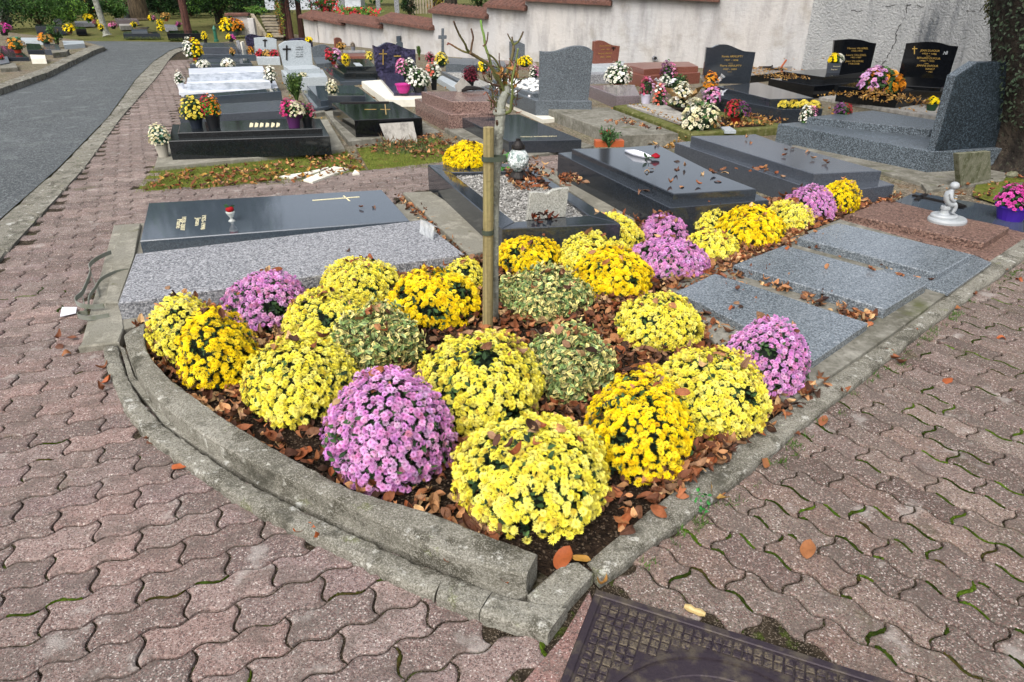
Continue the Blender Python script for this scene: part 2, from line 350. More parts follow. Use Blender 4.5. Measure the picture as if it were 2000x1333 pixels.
# ================================================================== GROUND, ROAD, PAVING
def pl(pts, z=0): return [P(x, y, z) for x, y in pts]
g = MB(); N_ = 40
sheet(g, [(-150, -8, -.10), (150, -8, -.10), (150, 220, -.10), (-150, 220, -.10)]); struct('ground', g, grass_far)
rk_o = [(-260, 690), (0, 428), (112, 330), (210, 230), (265, 155), (300, 120), (332, 99), (350, 93)]       # road side of the right kerb
rk_m = [(-230, 700), (0, 470), (138, 330), (222, 232), (288, 152), (318, 120), (338, 103), (356, 95)]
rk_i = [(-200, 716), (0, 510), (165, 330), (234, 235), (308, 150), (330, 118), (342, 106), (362, 97)]
lk_r = [(-700, 372), (0, 187), (92, 151), (140, 128), (190, 104), (212, 96)]
lk_t = [(-700, 350), (0, 173), (92, 142), (140, 119), (190, 96), (205, 92)]
road = MB(); zr = -.05
L1 = pl(lk_r, zr); R1 = pl(rk_o, zr)
sheet(road, L1 + pl([(150, 92), (140, 81), (250, 81), (420, 84), (420, 92)], zr) + R1[::-1]); struct('road', road, asphalt)
def strip(mb, A, B, z, zb, bev=.01, lens=None, gap=.004):
    """kerb stones between polylines A and B (world xy) with top height z"""
    A = np.array(A)[:, :2]; B = np.array(B)[:, :2]
    def res(X, s):
        d = np.concatenate([[0], np.cumsum(np.linalg.norm(np.diff(X, axis=0), axis=1))]); t = s * d[-1]
        return np.stack([np.interp(t, d, X[:, 0]), np.interp(t, d, X[:, 1])], -1)
    tot = np.linalg.norm(np.diff(A, axis=0), axis=1).sum(); n = max(1, round(tot / (lens or 1.0)))
    for i in range(n):
        g_ = gap / tot; m = max(2, int(tot / n / .12)); m = min(m, 14)
        s = np.linspace(i / n + g_, (i + 1) / n - g_, m); a = res(A, s); b = res(B, s)
        dz = random.uniform(-.004, .004); T = [(p[0], p[1], z + dz) for p in a] + [(p[0], p[1], z + dz) for p in b[::-1]]
        prism(mb, T, zb, bev)
k = MB(); strip(k, pl(rk_o), pl(rk_m), -.012, -.09, .012, 1.0); strip(k, pl(rk_m), pl(rk_i), .012, -.09, .012, .9)
struct('road_kerb', k, conc_kerb)
k = MB(); strip(k, pl(lk_t, .06), pl([(x - 14 - 0.03 * y, y - 4) for x, y in lk_t], .06), .06, -.09, .015, 1.0); struct('left_road_kerb', k, conc_kerb)
# left verge beyond the road
v = MB(); sheet(v, pl([(x - 12, y - 3) for x, y in lk_t] + [(150, 78), (0, 62), (-600, 20), (-1500, 200)], -.0)); struct('left_verge', v, gravelly)
# surface of the cemetery plots
v = MB(); sheet(v, [(p[0], p[1], -.03) for p in pl(rk_i, -.03)] + pl([(400, 88), (590, 60), (700, 60), (1000, 60), (1900, 60), (2600, 200)], -.03) + [(9, 3, -.03), (9, -3, -.03), (-6, -3, -.03)])
struct('plot_ground', v, gravelly)

# ---- interlocking pavers
PS = .077 * CH; PR = .0720 * CH
WT = np.array([0, .12, .22, .36, .64, .78, .88, 1.0]); WV = np.array([0, .7, 1, .75, -.75, -1, -.7, 0]) * .0125
def paver_outline():
    pts = []
    for base, i0 in ((0, 0), (0, 1)):
        for t, w_ in list(zip(WT, WV))[:-1]: pts.append((i0 + t, 0, 0, -w_))
    for t, w_ in list(zip(WT, WV))[:-1]: pts.append((2, t, w_, 0))
    for i0 in (1, 0):
        for t, w_ in list(zip(WT, WV))[::-1][:-1]: pts.append((i0 + t, 1, 0, -w_))
    for t, w_ in list(zip(WT, WV))[::-1][:-1]: pts.append((0, t, w_, 0))
    return np.array([(a * PS + dx, b * PR + dy) for a, b, dx, dy in pts])
PO = paver_outline()                               # local (u, v); v = towards the camera
def inset(O, d):
    n = np.roll(O, -1, 0) - np.roll(O, 1, 0); n = np.stack([-n[:, 1], n[:, 0]], 1); n /= np.linalg.norm(n, axis=1)[:, None]
    return O + n * d
def pavers(name, org, ang, region, excl, irange, jrange, mat, dark=1.0, far=False):
    u = np.array([math.cos(ang), math.sin(ang)]); vv = np.array([math.sin(ang), -math.cos(ang)]); mb = MB()
    outl = []
    O1, O2 = inset(PO, .0045), inset(PO, .0115); n = len(PO)
    ctr = O1.mean(0)
    B0 = [lin(x) for x in ('7f7570', '8b7d77', '766d69', '7c726c', '716a65', '8f7d76', '857875', '6c6661')]
    for j in range(*jrange):
        for i in range(*irange):
            if (i + j) % 2 == 0: continue
            c = np.array(org) + u * ((i + 1) * PS) + vv * ((j + .5) * PR)
            if not inpoly(c[0], c[1], region) or any(inpoly(c[0], c[1], e) for e in excl): continue
            tl = rng.normal(0, .005, 2); dz = rng.normal(0, .0016); sp = rng.normal(0, .008)
            def tr(Q, z):
                q = Q - ctr; q = np.stack([q[:, 0] - q[:, 1] * sp, q[:, 1] + q[:, 0] * sp], 1)
                W = c + q[:, :1] * u + q[:, 1:] * vv
                return np.c_[W, z + dz + q @ tl * .35]
            col = B0[rng.integers(0, 8)] * (1 + rng.normal(0, .13)) * dark
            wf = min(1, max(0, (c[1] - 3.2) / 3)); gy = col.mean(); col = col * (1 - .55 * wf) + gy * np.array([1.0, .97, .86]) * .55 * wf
            if far: mb.add(np.concatenate([tr(O2, 0), tr(O1, -.012)]), [list(range(n))[::-1]] + [[k, (k + 1) % n, n + (k + 1) % n, n + k] for k in range(n)], col)
            else:
                V = np.concatenate([tr(O2, 0), tr(O1, -.0045), tr(inset(PO, .002), -.03)])
                F = [list(range(n))[::-1]] + [[a + k, a + (k + 1) % n, a + n + (k + 1) % n, a + n + k] for a in (0, n) for k in range(n)]
                mb.add(V, F, col)
            outl.append(tr(PO, -.004))
    return mb, outl
tip = P(1075, 1238)[:2]
# bed outline (outer kerb) in world, excluded from paving
ok_o = [(200, 679), (206, 712), (221, 750), (243, 800), (285, 850), (357, 903), (408, 938), (468, 978), (513, 999), (585, 1036), (650, 1067), (760, 1124), (850, 1164), (916, 1188), (1000, 1215), (1068, 1236)]
ok_t = [(232, 674), (240, 710), (254, 745), (278, 785), (322, 832), (392, 880), (440, 913), (500, 950), (545, 972), (612, 1006), (680, 1038), (790, 1088), (870, 1118), (938, 1145), (1010, 1168), (1108, 1184)]
rko = [(1183, 1124), (1300, 1038), (1370, 989), (1500, 885), (1648, 765), (1810, 640), (1885, 583), (2000, 502), (2300, 300)]
rki = [(1150, 1093), (1254, 999), (1340, 935), (1468, 842), (1600, 745), (1738, 655), (1897, 532), (2000, 462), (2280, 270)]
bedx = pl([(x + 26, y - 30) for x, y in ok_o]) + pl([(1150, 1110)]) + pl([(x - 30, y - 22) for x, y in rko])
manc = P(1160, 1146); mana = P(1760, 1333) - manc; manb = P(1092, 1345) - manc
mana /= np.linalg.norm(mana); manb -= mana * (manb @ mana); manb /= np.linalg.norm(manb)
MSZ = .92
man_ex = [manc + mana * -.0 + manb * .0, manc + mana * MSZ, manc + mana * MSZ + manb * MSZ, manc + manb * MSZ]
mid_b = [P(1072, 1230), P(1160, 1150)]
left_reg = pl(rk_i[:6]) + pl([(352, 100), (368, 112), (358, 150), (346, 215), (312, 320), (268, 376), (560, 352), (700, 332), (860, 318), (1110, 300), (1110, 345), (845, 372), (800, 376), (760, 400)]) + pl([(500, 480), (262, 440), (215, 560), (175, 675), (265, 700)]) + [P(400, 870), P(650, 1030), P(900, 1150), P(1072, 1215), P(1150, 1160), P(1080, 1400), np.array([.1, .3, 0]), np.array([-4.5, .3, 0])]
rg_x = pl([(1180, 1095), (1160, 1128)]) + pl([(x - 26, y - 20) for x, y in rko[1:]]) + [np.array([9, 2, 0]), np.array([9, .3, 0]), np.array([.25, .3, 0])] + pl([(1165, 1150)])
lorg = np.array([-.8795, .939]) * CH
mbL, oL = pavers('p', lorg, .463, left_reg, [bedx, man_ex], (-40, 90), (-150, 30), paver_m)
_s = (WV, ); mbR, oR = pavers('p', np.array([.714, 1.315]) * CH, -.818, rg_x, [bedx, man_ex], (-20, 60), (-30, 30), paver_m, np.array([.72, .76, .69]))
# cut stones along the seam beside the manhole
cut = MB()
for q in ([(1152, 1152), (1160, 1180), (1098, 1330), (1062, 1333), (1010, 1345), (1100, 1240)],):
    prism(cut, pl(q, .001)[::-1], -.03, .005, lin('8d6f69'))
mbL.add(np.concatenate(cut.V), cut.F, lin('8f716a'))
struct('paving', mbL, paver_m); struct('side_paving', mbR, paver_m)
jt = MB(); sheet(jt, [(p[0], p[1], -.011) for p in left_reg]); 
struct('joint_bed', jt, joint_m)
jt = MB(); sheet(jt, [(p[0], p[1], -.0112) for p in ([P(1040, 1180)] + pl([(1100, 1120)]) + pl(rko[1:]) + [np.array([9, 2, 0]), np.array([9, .3, 0]), np.array([.1, .3, 0])])]); struct('side_joint_bed', jt, joint_m)
# moss cushions growing in the joints
ms = MB()
def moss_joint(outl, prob, maxd, width):
    for O in outl:
        if np.hypot(*O[:, :2].mean(0)) > maxd: continue
        for st, ln in ((0, 7), (7, 7), (14, 8)):
            if rng.random() < prob:
                a = st + rng.integers(0, 3); b = min(a + rng.integers(2, 7), st + ln); seg = O[np.arange(a, b + 1) % len(O)]
                if len(seg) < 2: continue
                pts = []
                for q in range(len(seg) - 1):
                    for t in (0, .33, .66): pts.append(seg[q] * (1 - t) + seg[q + 1] * t + [0, 0, 0])
                pts.append(seg[-1]); m = len(pts)
                r = [width * random.uniform(.8, 1.6) * (math.sin(math.pi * (k + .6) / (m + .2)) ** .6) * random.uniform(.35, 1.35) for k in range(m)]
                V = []; 
                for kk, p in enumerate(pts):
                    d = pts[min(kk + 1, m - 1)] - pts[max(kk - 1, 0)]; d /= np.linalg.norm(d); nn = np.array([-d[1], d[0], 0])
                    for e, h in ((-1.0, -.004), (-.5, .7), (0, 1), (.5, .7), (1.0, -.004)): V.append(p + nn * r[kk] * e + [0, 0, (random.uniform(.001, .006) * h if h > 0 else h)])
                F = [[kk * 5 + e, kk * 5 + e + 1, kk * 5 + e + 6, kk * 5 + e + 5] for kk in range(m - 1) for e in range(4)]
                cc = vary(lin(random.choice(['3a4a18', '4a5f1c', '303c14', '384618', '423f20'])), len(V), .35, .1); ms.add(V, F, cc)
moss_joint(oL, .09, 5, .0075); moss_joint(oR, .42, 6.5, .0085)
struct('moss', ms, M('moss_green', attr=True, rough=1, spec=.05, bump=[(400, 1, .01)]), 'stuff')

# ================================================================== FLOWER BED
ZI = .105                                    # top of the inner kerb
in_o = [(242, 655), (245, 672), (254, 700), (269, 731), (296, 767), (328, 800), (400, 850), (480, 896), (560, 933), (650, 972), (731, 1015), (800, 1048), (877, 1083), (950, 1105), (1028, 1124)]
in_i = [(283, 631), (281, 655), (285, 680), (296, 702), (328, 737), (364, 764), (430, 812), (505, 858), (590, 906), (679, 953), (777, 983), (830, 996), (877, 1015), (970, 1052), (1051, 1082)]
def kerbpart(mb, A, B, za, zb_, bev, n=40, jit=.002, s0=0, s1=1):
    A = np.array([P(x, y, za) for x, y in A]); B = np.array([P(x, y, za) for x, y in B])
    def res(X):
        d = np.concatenate([[0], np.cumsum(np.linalg.norm(np.diff(X, axis=0), axis=1))]); t = np.linspace(s0, s1, n) * d[-1]
        return np.stack([np.interp(t, d, X[:, q]) for q in range(3)], -1)
    a, b = res(A), res(B); a[:, 2] = za; b[:, 2] = za
    for q in (a, b):
        for _ in range(3): q[1:-1] = (q[:-2] + q[1:-1] * 2 + q[2:]) / 4
    a[:, :2] += rng.normal(0, jit, (n, 2)); b[:, :2] += rng.normal(0, jit, (n, 2))
    # rounded cross-section
    prof = [(0.0, -1.0), (0.0, -bev * 1.2), (.04, -bev * .45), (.12, -.001), (.3, .002), (.7, .002), (.9, -.001), (.97, -bev * .45), (1.0, -bev * 1.2), (1.0, -1.0)]
    V = []
    for i in range(n):
        for t, h in prof:
            p = a[i] * (1 - t) + b[i] * t; p = p.copy(); p[2] = zb_ if h == -1 else za + h + rng.normal(0, .0011); V.append(p)
    m = len(prof); F = [[i * m + k, i * m + k + 1, (i + 1) * m + k + 1, (i + 1) * m + k] for i in range(n - 1) for k in range(m - 1)]
    F += [list(range(m))[::-1], [(n - 1) * m + k for k in range(m)]]
    mb.add(V, F)
kb = MB(); kerbpart(kb, in_o, in_i, ZI, 0, .006, 110, .0013)
o = struct('bed_kerb', kb, conc_kerb, smooth=False)
kb = MB(); kerbpart(kb, ok_o[:13], ok_t[:13], .035, -.03, .018, 120, .0028)
kerbpart(kb, ok_o[12:], ok_t[12:], .04, -.03, .012, 14, .002, .0, .42); kerbpart(kb, ok_o[12:], ok_t[12:], .042, -.03, .014, 10, .002, .43, 1)
struct('bed_outer_kerb', kb, conc_kerb)
kb = MB(); prism(kb, pl([(1068, 1222), (1030, 1160), (1100, 1098), (1130, 1095), (1160, 1118), (1095, 1190)], .04), -.03, .008)
prism(kb, pl([(936, 1148), (1010, 1170), (1032, 1160), (1030, 1130), (900, 1085), (700, 995), (500, 900), (330, 800), (262, 735), (244, 680), (234, 675), (252, 742), (320, 828), (390, 876), (500, 944), (680, 1032), (870, 1112)], .028), -.03, .003)
struct('bed_kerb_bedding', kb, conc_kerb)
kb = MB(); kerbpart(kb, [(1174, 1131)] + rko[1:], [(1148, 1098)] + rki[1:], .035, -.05, .018, 90, .003)
struct('side_kerb', kb, conc_kerb)
# soil
ZS = .03
so_ = MB(); bedpoly = pl([(262, 640), (270, 700), (310, 770), (420, 835), (600, 935), (800, 1020), (1040, 1110), (1110, 1150), (1175, 1100), (1300, 1000), (1480, 862), (1620, 757), (1500, 640), (1450, 560), (1560, 470), (1720, 390), (1720, 370), (1560, 385), (1330, 415), (1200, 440), (960, 500), (900, 512), (600, 560), (420, 600)], ZS)
sheet(so_, bedpoly); struct('bed_soil', so_, soil)

# ================================================================== GRAVES
def tier(par, name, mat, q, b=None, z0=0.0, zt=None, bev=.006, dz=0.0, lab=None):
    """q: BL, BR, FR, FL of the top face in photo pixels; b=(corner, base y)"""
    if zt is None: zt = ztop(q[b[0]][0], q[b[0]][1], b[1], z0)
    T = [P(x, y, zt) for x, y in q]; mb = MB(); prism(mb, T, z0 - .002 - dz, bev)
    o = part(name, mb, mat, par, label=lab); return zt
def grave(label, q0, tiers, cat='grave', name='grave', group='graves in the cemetery rows', z0=0.0):
    loc = P(*np.mean(q0, 0), 0); t = thing(name, label, cat, (loc[0], loc[1], 0), group); z = z0; zs = []
    for k in tiers:
        nm, mat, q, b = k[:4]; dz = .05 if not zs else 0
        z = tier(t, nm, mat, q, b if b and b[1] is not None else None, z, k[4] if len(k) > 4 else None, dz=dz); zs.append(z)
    return t, zs
def wallplane(a, b):
    a, b = np.array(a), np.array(b); d = b - a; d[2] = 0; d /= np.linalg.norm(d); n = np.array([-d[1], d[0], 0.0]); return a, d, n
def stone(par, name, mat, prof, z0, th=.1, bev=.005, ai=0, bi=-1, sign=1, smooth=0):
    """upright slab: prof in pixels, first point = bottom-left, last = bottom-right, on height z0"""
    a, b = P(*prof[0], z0), P(*prof[-1], z0); a, d, n = wallplane(a, b)
    pts = prof
    if smooth:   # smooth the upper outline with Catmull-Rom
        up = prof[1:-1]; o = []
        for i in range(len(up) - 1):
            p0, p1, p2, p3 = [np.array(up[max(0, min(len(up) - 1, k))], float) for k in (i - 1, i, i + 1, i + 2)]
            for t in np.linspace(0, 1, smooth, endpoint=False):
                o.append(.5 * (2 * p1 + (p2 - p0) * t + (2 * p0 - 5 * p1 + 4 * p2 - p3) * t * t + (3 * p1 - p0 - 3 * p2 + p3) * t ** 3))
        o.append(np.array(up[-1], float)); pts = [prof[0]] + [tuple(p) for p in o] + [prof[-1]]
    W = np.array([PPL(x, y, a, n) for x, y in pts]); m = len(W)
    W[0][2] -= .004; W[-1][2] -= .004
    c = W.mean(0); ins = W + (c - W) / np.linalg.norm(c - W, axis=1)[:, None] * bev; Bk = W + n * th * sign
    F0 = W + n * bev * sign
    mb = MB(); F = [list(range(m))]
    for i in range(m):
        j = (i + 1) % m; F += [[i, m + i, m + j, j], [m + i, 2 * m + i, 2 * m + j, m + j]]
    F.append([2 * m + i for i in range(m)][::-1])
    if sign < 0: F = [f[::-1] for f in F]
    mb.add(np.concatenate([ins, F0, Bk]), F)
    bm = bmesh.new(); me = mb.mesh(name, mat, par.location); bm.from_mesh(me); bmesh.ops.recalc_face_normals(bm, faces=bm.faces); bm.to_mesh(me); bm.free()
    o = link(name, me, par); return a, d, n
def text_mesh(body, mat, o, dx, dy, height, width=None, name='inscription', par=None, align='CENTER', ext=.0015, bold=False):
    """text with its base line centre at o, running along dx with up direction dy"""
    cu = bpy.data.curves.new('t', 'FONT'); cu.body = body; cu.align_x = align; cu.size = height * 1.4; cu.extrude = ext / 2; cu.space_line = 1.15
    if bold: cu.offset = height * .018
    ob = bpy.data.objects.new('t', cu); C.objects.link(ob); dg = bpy.context.evaluated_depsgraph_get(); me = bpy.data.meshes.new_from_object(ob.evaluated_get(dg))
    bpy.data.objects.remove(ob)
    me.name = name; V = np.zeros(len(me.vertices) * 3); me.vertices.foreach_get('co', V); V = V.reshape(-1, 3)
    if width:
        wv = V[:, 0].max() - V[:, 0].min(); V[:, 0] *= width / wv
    dx = np.array(dx) / np.linalg.norm(dx); dy = np.array(dy) / np.linalg.norm(dy); dn = np.cross(dx, dy)
    W = np.array(o) + V[:, :1] * dx + V[:, 1:2] * dy + V[:, 2:] * dn - np.array(par.location)
    me.vertices.foreach_set('co', W.ravel()); me.materials.clear(); me.materials.append(mat); me.update()
    return link(name, me, par)
def plane_text(par, fr, mat, lines, off=.003):
    """lines: (text, px centre x, px baseline y, width px) on an upright stone's face"""
    a, d, n = fr
    for tx, x, y, wpx in lines:
        o = PPL(x, y, a, n) - n * off; e = PPL(x + wpx / 2, y, a, n) - PPL(x - wpx / 2, y, a, n); wd = np.linalg.norm(e)
        h = wd / max(len(tx), 1) * 1.25
        text_mesh(tx, mat, o, d, (0, 0, 1), h, wd, par=par)
def cross_on(par, fr, mat, c, top, bot, l, r, barY, wd=.02, off=.004, name='cross', th=.006):
    a, d, n = fr; mb = MB()
    for p, q in (((c, bot), (c, top)), ((l, barY), (r, barY))):
        A = PPL(*p, a, n); B = PPL(*q, a, n); e = (B - A) / np.linalg.norm(B - A); s = np.cross(e, n)
        o = n * (-off); V = [A + s * wd / 2 + o, A - s * wd / 2 + o, B - s * wd / 2 + o, B + s * wd / 2 + o]; V += [v - n * th for v in V]
        mb.add(V, [[0, 1, 2, 3], [7, 6, 5, 4], [0, 4, 5, 1], [1, 5, 6, 2], [2, 6, 7, 3], [3, 7, 4, 0]])
    part(name, mb, mat, par)
def flatbars(mb, segs, z, wd, th=.003, col=None):
    for (a, b, *w_) in segs:
        A, B = P(*a, z), P(*b, z); e = (B - A) / np.linalg.norm(B - A); s = np.array([-e[1], e[0], 0]) * (w_[0] if w_ else wd) / 2
        prism(mb, [A + s + [0, 0, th], B + s + [0, 0, th], B - s + [0, 0, th], A - s + [0, 0, th]], z - .001, .0005, col)

# --- front left pair
t, zs = grave('long dark polished slab with gilded names, gold cross and glass rose vase near the path', [(290, 397), (746, 371), (799, 431), (273, 470)],
    [('plinth', concrete, [(222, 440), (830, 395), (880, 470), (160, 665)], None, .03), ('slab', g_slate, [(290, 397), (746, 371), (800, 431), (273, 471)], (3, 496))])
zG1 = zs[-1]; G1 = t
mb = MB(); flatbars(mb, [((610, 392), (702, 385), .012), ((671, 383), (683, 393), .010)], zG1 + .001, .01); part('cross', mb, cream, t)
ud = P(300, 470, zG1) - P(310, 397, zG1); xd = np.cross(ud / np.linalg.norm(ud), (0, 0, 1))
for tx, a, b in (('Marie', (343, 452), (347, 424)), ('1928-2007', (352, 450), (356, 424)), ('Jean', (380, 447), (384, 421)), ('1925-1998', (392, 448), (395, 421))):
    A, B = P(*a, zG1 + .002), P(*b, zG1 + .002); wd = np.linalg.norm(B - A); e = (A - B) / wd; text_mesh(tx, cream, (A + B) / 2, e, np.cross((0, 0, 1), e), .03 if len(tx) > 6 else .036, wd * (1 if len(tx) > 6 else .6), par=t)
t, zs = grave('broad rough grey granite slab directly behind the left end of the flower bed', [(265, 496), (820, 430), (907, 497), (230, 593)],
    [('slab', g_grey, [(265, 496), (822, 430), (908, 497), (230, 593)], (3, 634))]); zG2 = zs[-1]
t, zs = grave('bare weathered concrete grave border running beside the grey slab to the wooden post', [(787, 376), (836, 378), (975, 470), (916, 497)],
    [('kerb', concrete, [(787, 376), (842, 374), (1000, 476), (916, 498)], (0, 392))], 'grave border', 'grave_border'); zG3 = zs[-1]
# gravel grave: four rim bars around gravel
def frame_grave(t, name, mat, O, I, zt, zb, bev=.006):
    for a, b, nm in ((0, 1, name), (1, 2, name), (2, 3, name), (3, 0, name)):
        mb = MB(); T = [P(*O[a], zt), P(*O[b], zt), P(*I[b], zt), P(*I[a], zt)]
        c = np.mean(T, 0); T = [c + (p - c) * .999 for p in T]; prism(mb, T, zb, bev); part(nm, mb, mat, t)
O = [(835, 322), (1022, 320), (1212, 437), (981, 447)]; I = [(882, 337), (1032, 334), (1150, 421), (1006, 434)]
zt = ztop(835, 322, 378, .0); zG4 = zt
t = thing('grave', 'open grave with dark granite rim filled with pale gravel and leaves, glass lantern on it', 'grave', P(1010, 385, 0), 'graves in the cemetery rows')
frame_grave(t, 'rim', g_dark, O, I, zt, -.05)
mb = MB(); sheet(mb, [P(*p, zt - .035) for p in [(870, 332), (1040, 330), (1170, 424), (1000, 438)]]); part('gravel_fill', mb, gravel_white, t)
mb = MB(); Q = [P(x, y, zt - .03) for x, y in [(885, 338), (1030, 336), (1140, 420), (1008, 432)]]; pos = rand_in_quad(Q, 2600)
bv, bf = np.array([(-.5, -.5, 0), (.5, -.5, 0), (.5, .5, 0), (-.5, .5, 0), (0, 0, .5)]), np.array([(0, 1, 4), (1, 2, 4), (2, 3, 4), (3, 0, 4)])
gc = np.array([lin(x) for x in ('92918c', '6f6d69', 'a9a7a2', '55534f', '817f7a')])[rng.integers(0, 5, 2600)]
scatter(mb, bv, bf, pos, rots(rng.normal(0, .4, (2600, 3)) + [0, 0, 1], rng.uniform(0, 6, 2600)), rng.uniform(.008, .02, 2600), gc); o = part('gravel', mb, plain, t); o['kind'] = 'stuff'
mb = MB(); prism(mb, [P(*p, .035) for p in [(1030, 318), (1120, 345), (1330, 425), (1215, 440)]], -.05, .006); sl = single('grave_border', mb, concrete, 'pale concrete strip between the gravel grave and the black stepped grave', 'grave border', 'graves in the cemetery rows')
# black stepped grave with the red rose
t, zs = grave('polished black stepped grave with a red rose and scattered leaves on top', [(1118, 291), (1265, 288), (1477, 370), (1316, 379)],
    [('plinth', g_dark, [(1090, 299), (1285, 283), (1502, 391), (1309, 406)], (0, 351)), ('slab', g_dark, [(1117, 291), (1266, 288), (1478, 370), (1316, 379)], (3, 397))]); zG5 = zs[-1]; zG5a = zs[0]
t, zs = grave('smooth blue-grey stepped grave without ornaments, touching the back of the flower bed', [(1350, 266), (1467, 264), (1722, 334), (1590, 340)],
    [('plinth', g_bluesm, [(1319, 279), (1475, 262), (1747, 361), (1612, 378)], (0, 308)), ('slab', g_bluesm, [(1350, 266), (1467, 264), (1722, 334), (1590, 340)], (3, 361))]); zG6 = zs[-1]; zG6a = zs[0]
# big speckled granite with the tall headstone
t, zs = grave('massive speckled granite grave with a tall chamfered headstone at its right end', [(1520, 242), (1720, 228), (1965, 290), (1821, 297)],
    [('plinth', g_big, [(1520, 242), (1720, 226), (1965, 290), (1821, 297)], (0, 276)), ('slab', g_big, [(1577, 229), (1712, 217), (1925, 250), (1818, 262)], None, .0)][:1]); zG7a = zs[0]; G7 = t
zG7 = ztop(1577, 229, 243, zG7a); tier(t, 'slab', g_big, [(1577, 229), (1705, 216), (1900, 246), (1817, 253)], None, zG7a, zG7)
fr = stone(t, 'headstone', g_bigd, [(1826, 296), (1867, 150), (1910, 122), (1990, 121), (2010, 135), (1953, 287)], zG7a, .10, bev=.008)
a, d, n = fr
mb = MB(); W = [PPL(x, y, a, n) for x, y in [(1826, 297), (1867, 150), (1910, 122)]]     # rougher pale side bands of the headstone
V = []
for p in W: V += [p + n * .002 - d * .003, p + n * .101 - d * .003]
V[0][2] += .004; V[1][2] += .004
for i in (2, 3, 4, 5): V[i][2] += .003
mb.add(V, [[0, 1, 3, 2], [2, 3, 5, 4]]); part('headstone_edge', mb, g_big, t)
mb = MB(); T = [P(x, y, 0.0) for x, y in [(1545, 285), (1800, 358), (1810, 372), (1960, 352), (1975, 330), (1700, 250)]]; prism(mb, T, -.05, .004); part('footing', mb, conc_moss, t)
# row of small granite slabs beside the side path
pf = MB(); prism(pf, [P(*p, .055) for p in [(1300, 560), (1395, 520), (1640, 428), (1937, 512), (1850, 573), (1738, 655), (1591, 755), (1545, 782), (1480, 760)]], -.03, .008)
single('grave_border', pf, conc_moss, 'mossy concrete footing that carries the three small grey slabs', 'grave border')
for lab, q, b, m in (('small flat grey granite slab nearest the camera, partly covered by lilac flowers', [(1396, 534), (1321, 569), (1590, 704), (1696, 631)], (2, 720), g_slab),
             ('small flat grey granite slab in the middle of the row of three', [(1531, 479), (1433, 517), (1729, 604), (1811, 554)], (2, 623), g_slab),
             ('small flat grey granite slab farthest of the three, next to the brown stone', [(1635, 435), (1559, 464), (1832, 535), (1899, 497)], (2, 552), g_slab)):
    t, zs = grave(lab, q, [('slab', m, q, b, None)], group='small flat grave slabs beside the side path', z0=.055)
    if 'nearest' in lab: zC1 = zs[0]
    elif 'middle' in lab: zC2 = zs[0]
    else: zC3 = zs[0]; 
mb = MB(); prism(mb, [P(*p, .068) for p in [(1900, 497), (1937, 513), (1852, 573), (1700, 530)]], .05, .004); part('plinth', mb, g_slab, t)
t, zs = grave('brown speckled granite slab carrying the small white seated figure', [(1722, 393), (1972, 444), (1922, 475), (1659, 419)],
    [('plinth', g_brown, [(1722, 388), (2016, 458), (1937, 507), (1636, 427)], (2, 516)), ('slab', g_brown, [(1722, 393), (1972, 444), (1922, 475), (1659, 419)], (2, 489))]); zBr = zs[-1]
t, zs = grave('flat dark slab with a bronze crucifix, behind the brown stone', [(1787, 375), (2070, 425), (2030, 462), (1745, 394)],
    [('slab', g_slate, [(1787, 375), (2075, 426), (2025, 462), (1745, 394)], (3, 399))]); zBk = zs[-1]
mb = MB(); flatbars(mb, [((1783, 383), (1886, 406), .035), ((1789, 392), (1808, 381), .035)], zBk + .001, .03, .014); flatbars(mb, [((1858, 398), (1880, 406), .05)], zBk + .012, .03, .02); part('crucifix', mb, darkmetal, t)

# --- second row
t, zs = grave('dark two-step grave by the path with flower pots at both ends', [(347, 260), (612, 232), (629, 251), (352, 240)],
    [('footing', concrete, [(322, 262), (640, 233), (674, 291), (301, 327)], None, .04), ('plinth', g_blackr, [(336, 244), (625, 232), (644, 266), (329, 276)], (3, 313)),
     ('slab', g_blackr, [(352, 240), (612, 230), (629, 251), (347, 260)], (3, 273))]); zD = zs[-1]; zDf = zs[0]
for k, (x0, x1) in enumerate(((489, 495), (499, 505), (509, 515), (520, 526), (531, 537), (541, 544))):
    A, B = P(x0, 249, zD + .002), P(x1, 242, zD + .002); mb = MB(); flatbars(mb, [((x0, 248.5), (x0 + 1.5, 240.5), .02), ((x0 + 3.4, 248 - k * .2), (x0 + 4.4, 241.5), .016)], zD + .001, .02); part('inscription', mb, cream, t)
t, zs = grave('speckled mid grey flat grave squeezed between two dark graves by the path', [(352, 208), (548, 197), (560, 214), (352, 227)],
    [('slab', g_bluesm, [(352, 208), (548, 196), (562, 215), (350, 228)], (2, 240))])
t, zs = grave('teal grey sloping grave in front of the white marble tomb', [(362, 186), (545, 174), (548, 178), (358, 194)],
    [('slab', g_slate, [(360, 186), (544, 172), (549, 178), (357, 193)], (2, 198))])
t, zs = grave('white marble tomb in three steps beside the path', [(368, 135), (513, 131), (518, 140), (369, 145)],
    [('footing', marble, [(352, 165), (538, 158), (544, 173), (349, 181)], (3, 186)), ('plinth', marble_shade, [(366, 152), (519, 148), (528, 160), (364, 163)], (2, 174)), ('slab', marble_shade, [(368, 134), (513, 129), (518, 140), (369, 145)], (2, 155))]); zM = zs
mb = MB()
prism(mb, [P(*p, zs[2] + .003) for p in [(369, 135), (513, 130), (518, 139.5), (370, 144.6)]], zs[2] - .01, .002); prism(mb, [P(*p, zs[1] + .003) for p in [(367, 152.5), (519, 148.5), (527.5, 159.5), (365, 162.5)]], zs[1] - .01, .002); part('marble_top', mb, marble, t)  # paler sheets over the step tops, light from above put into the colour
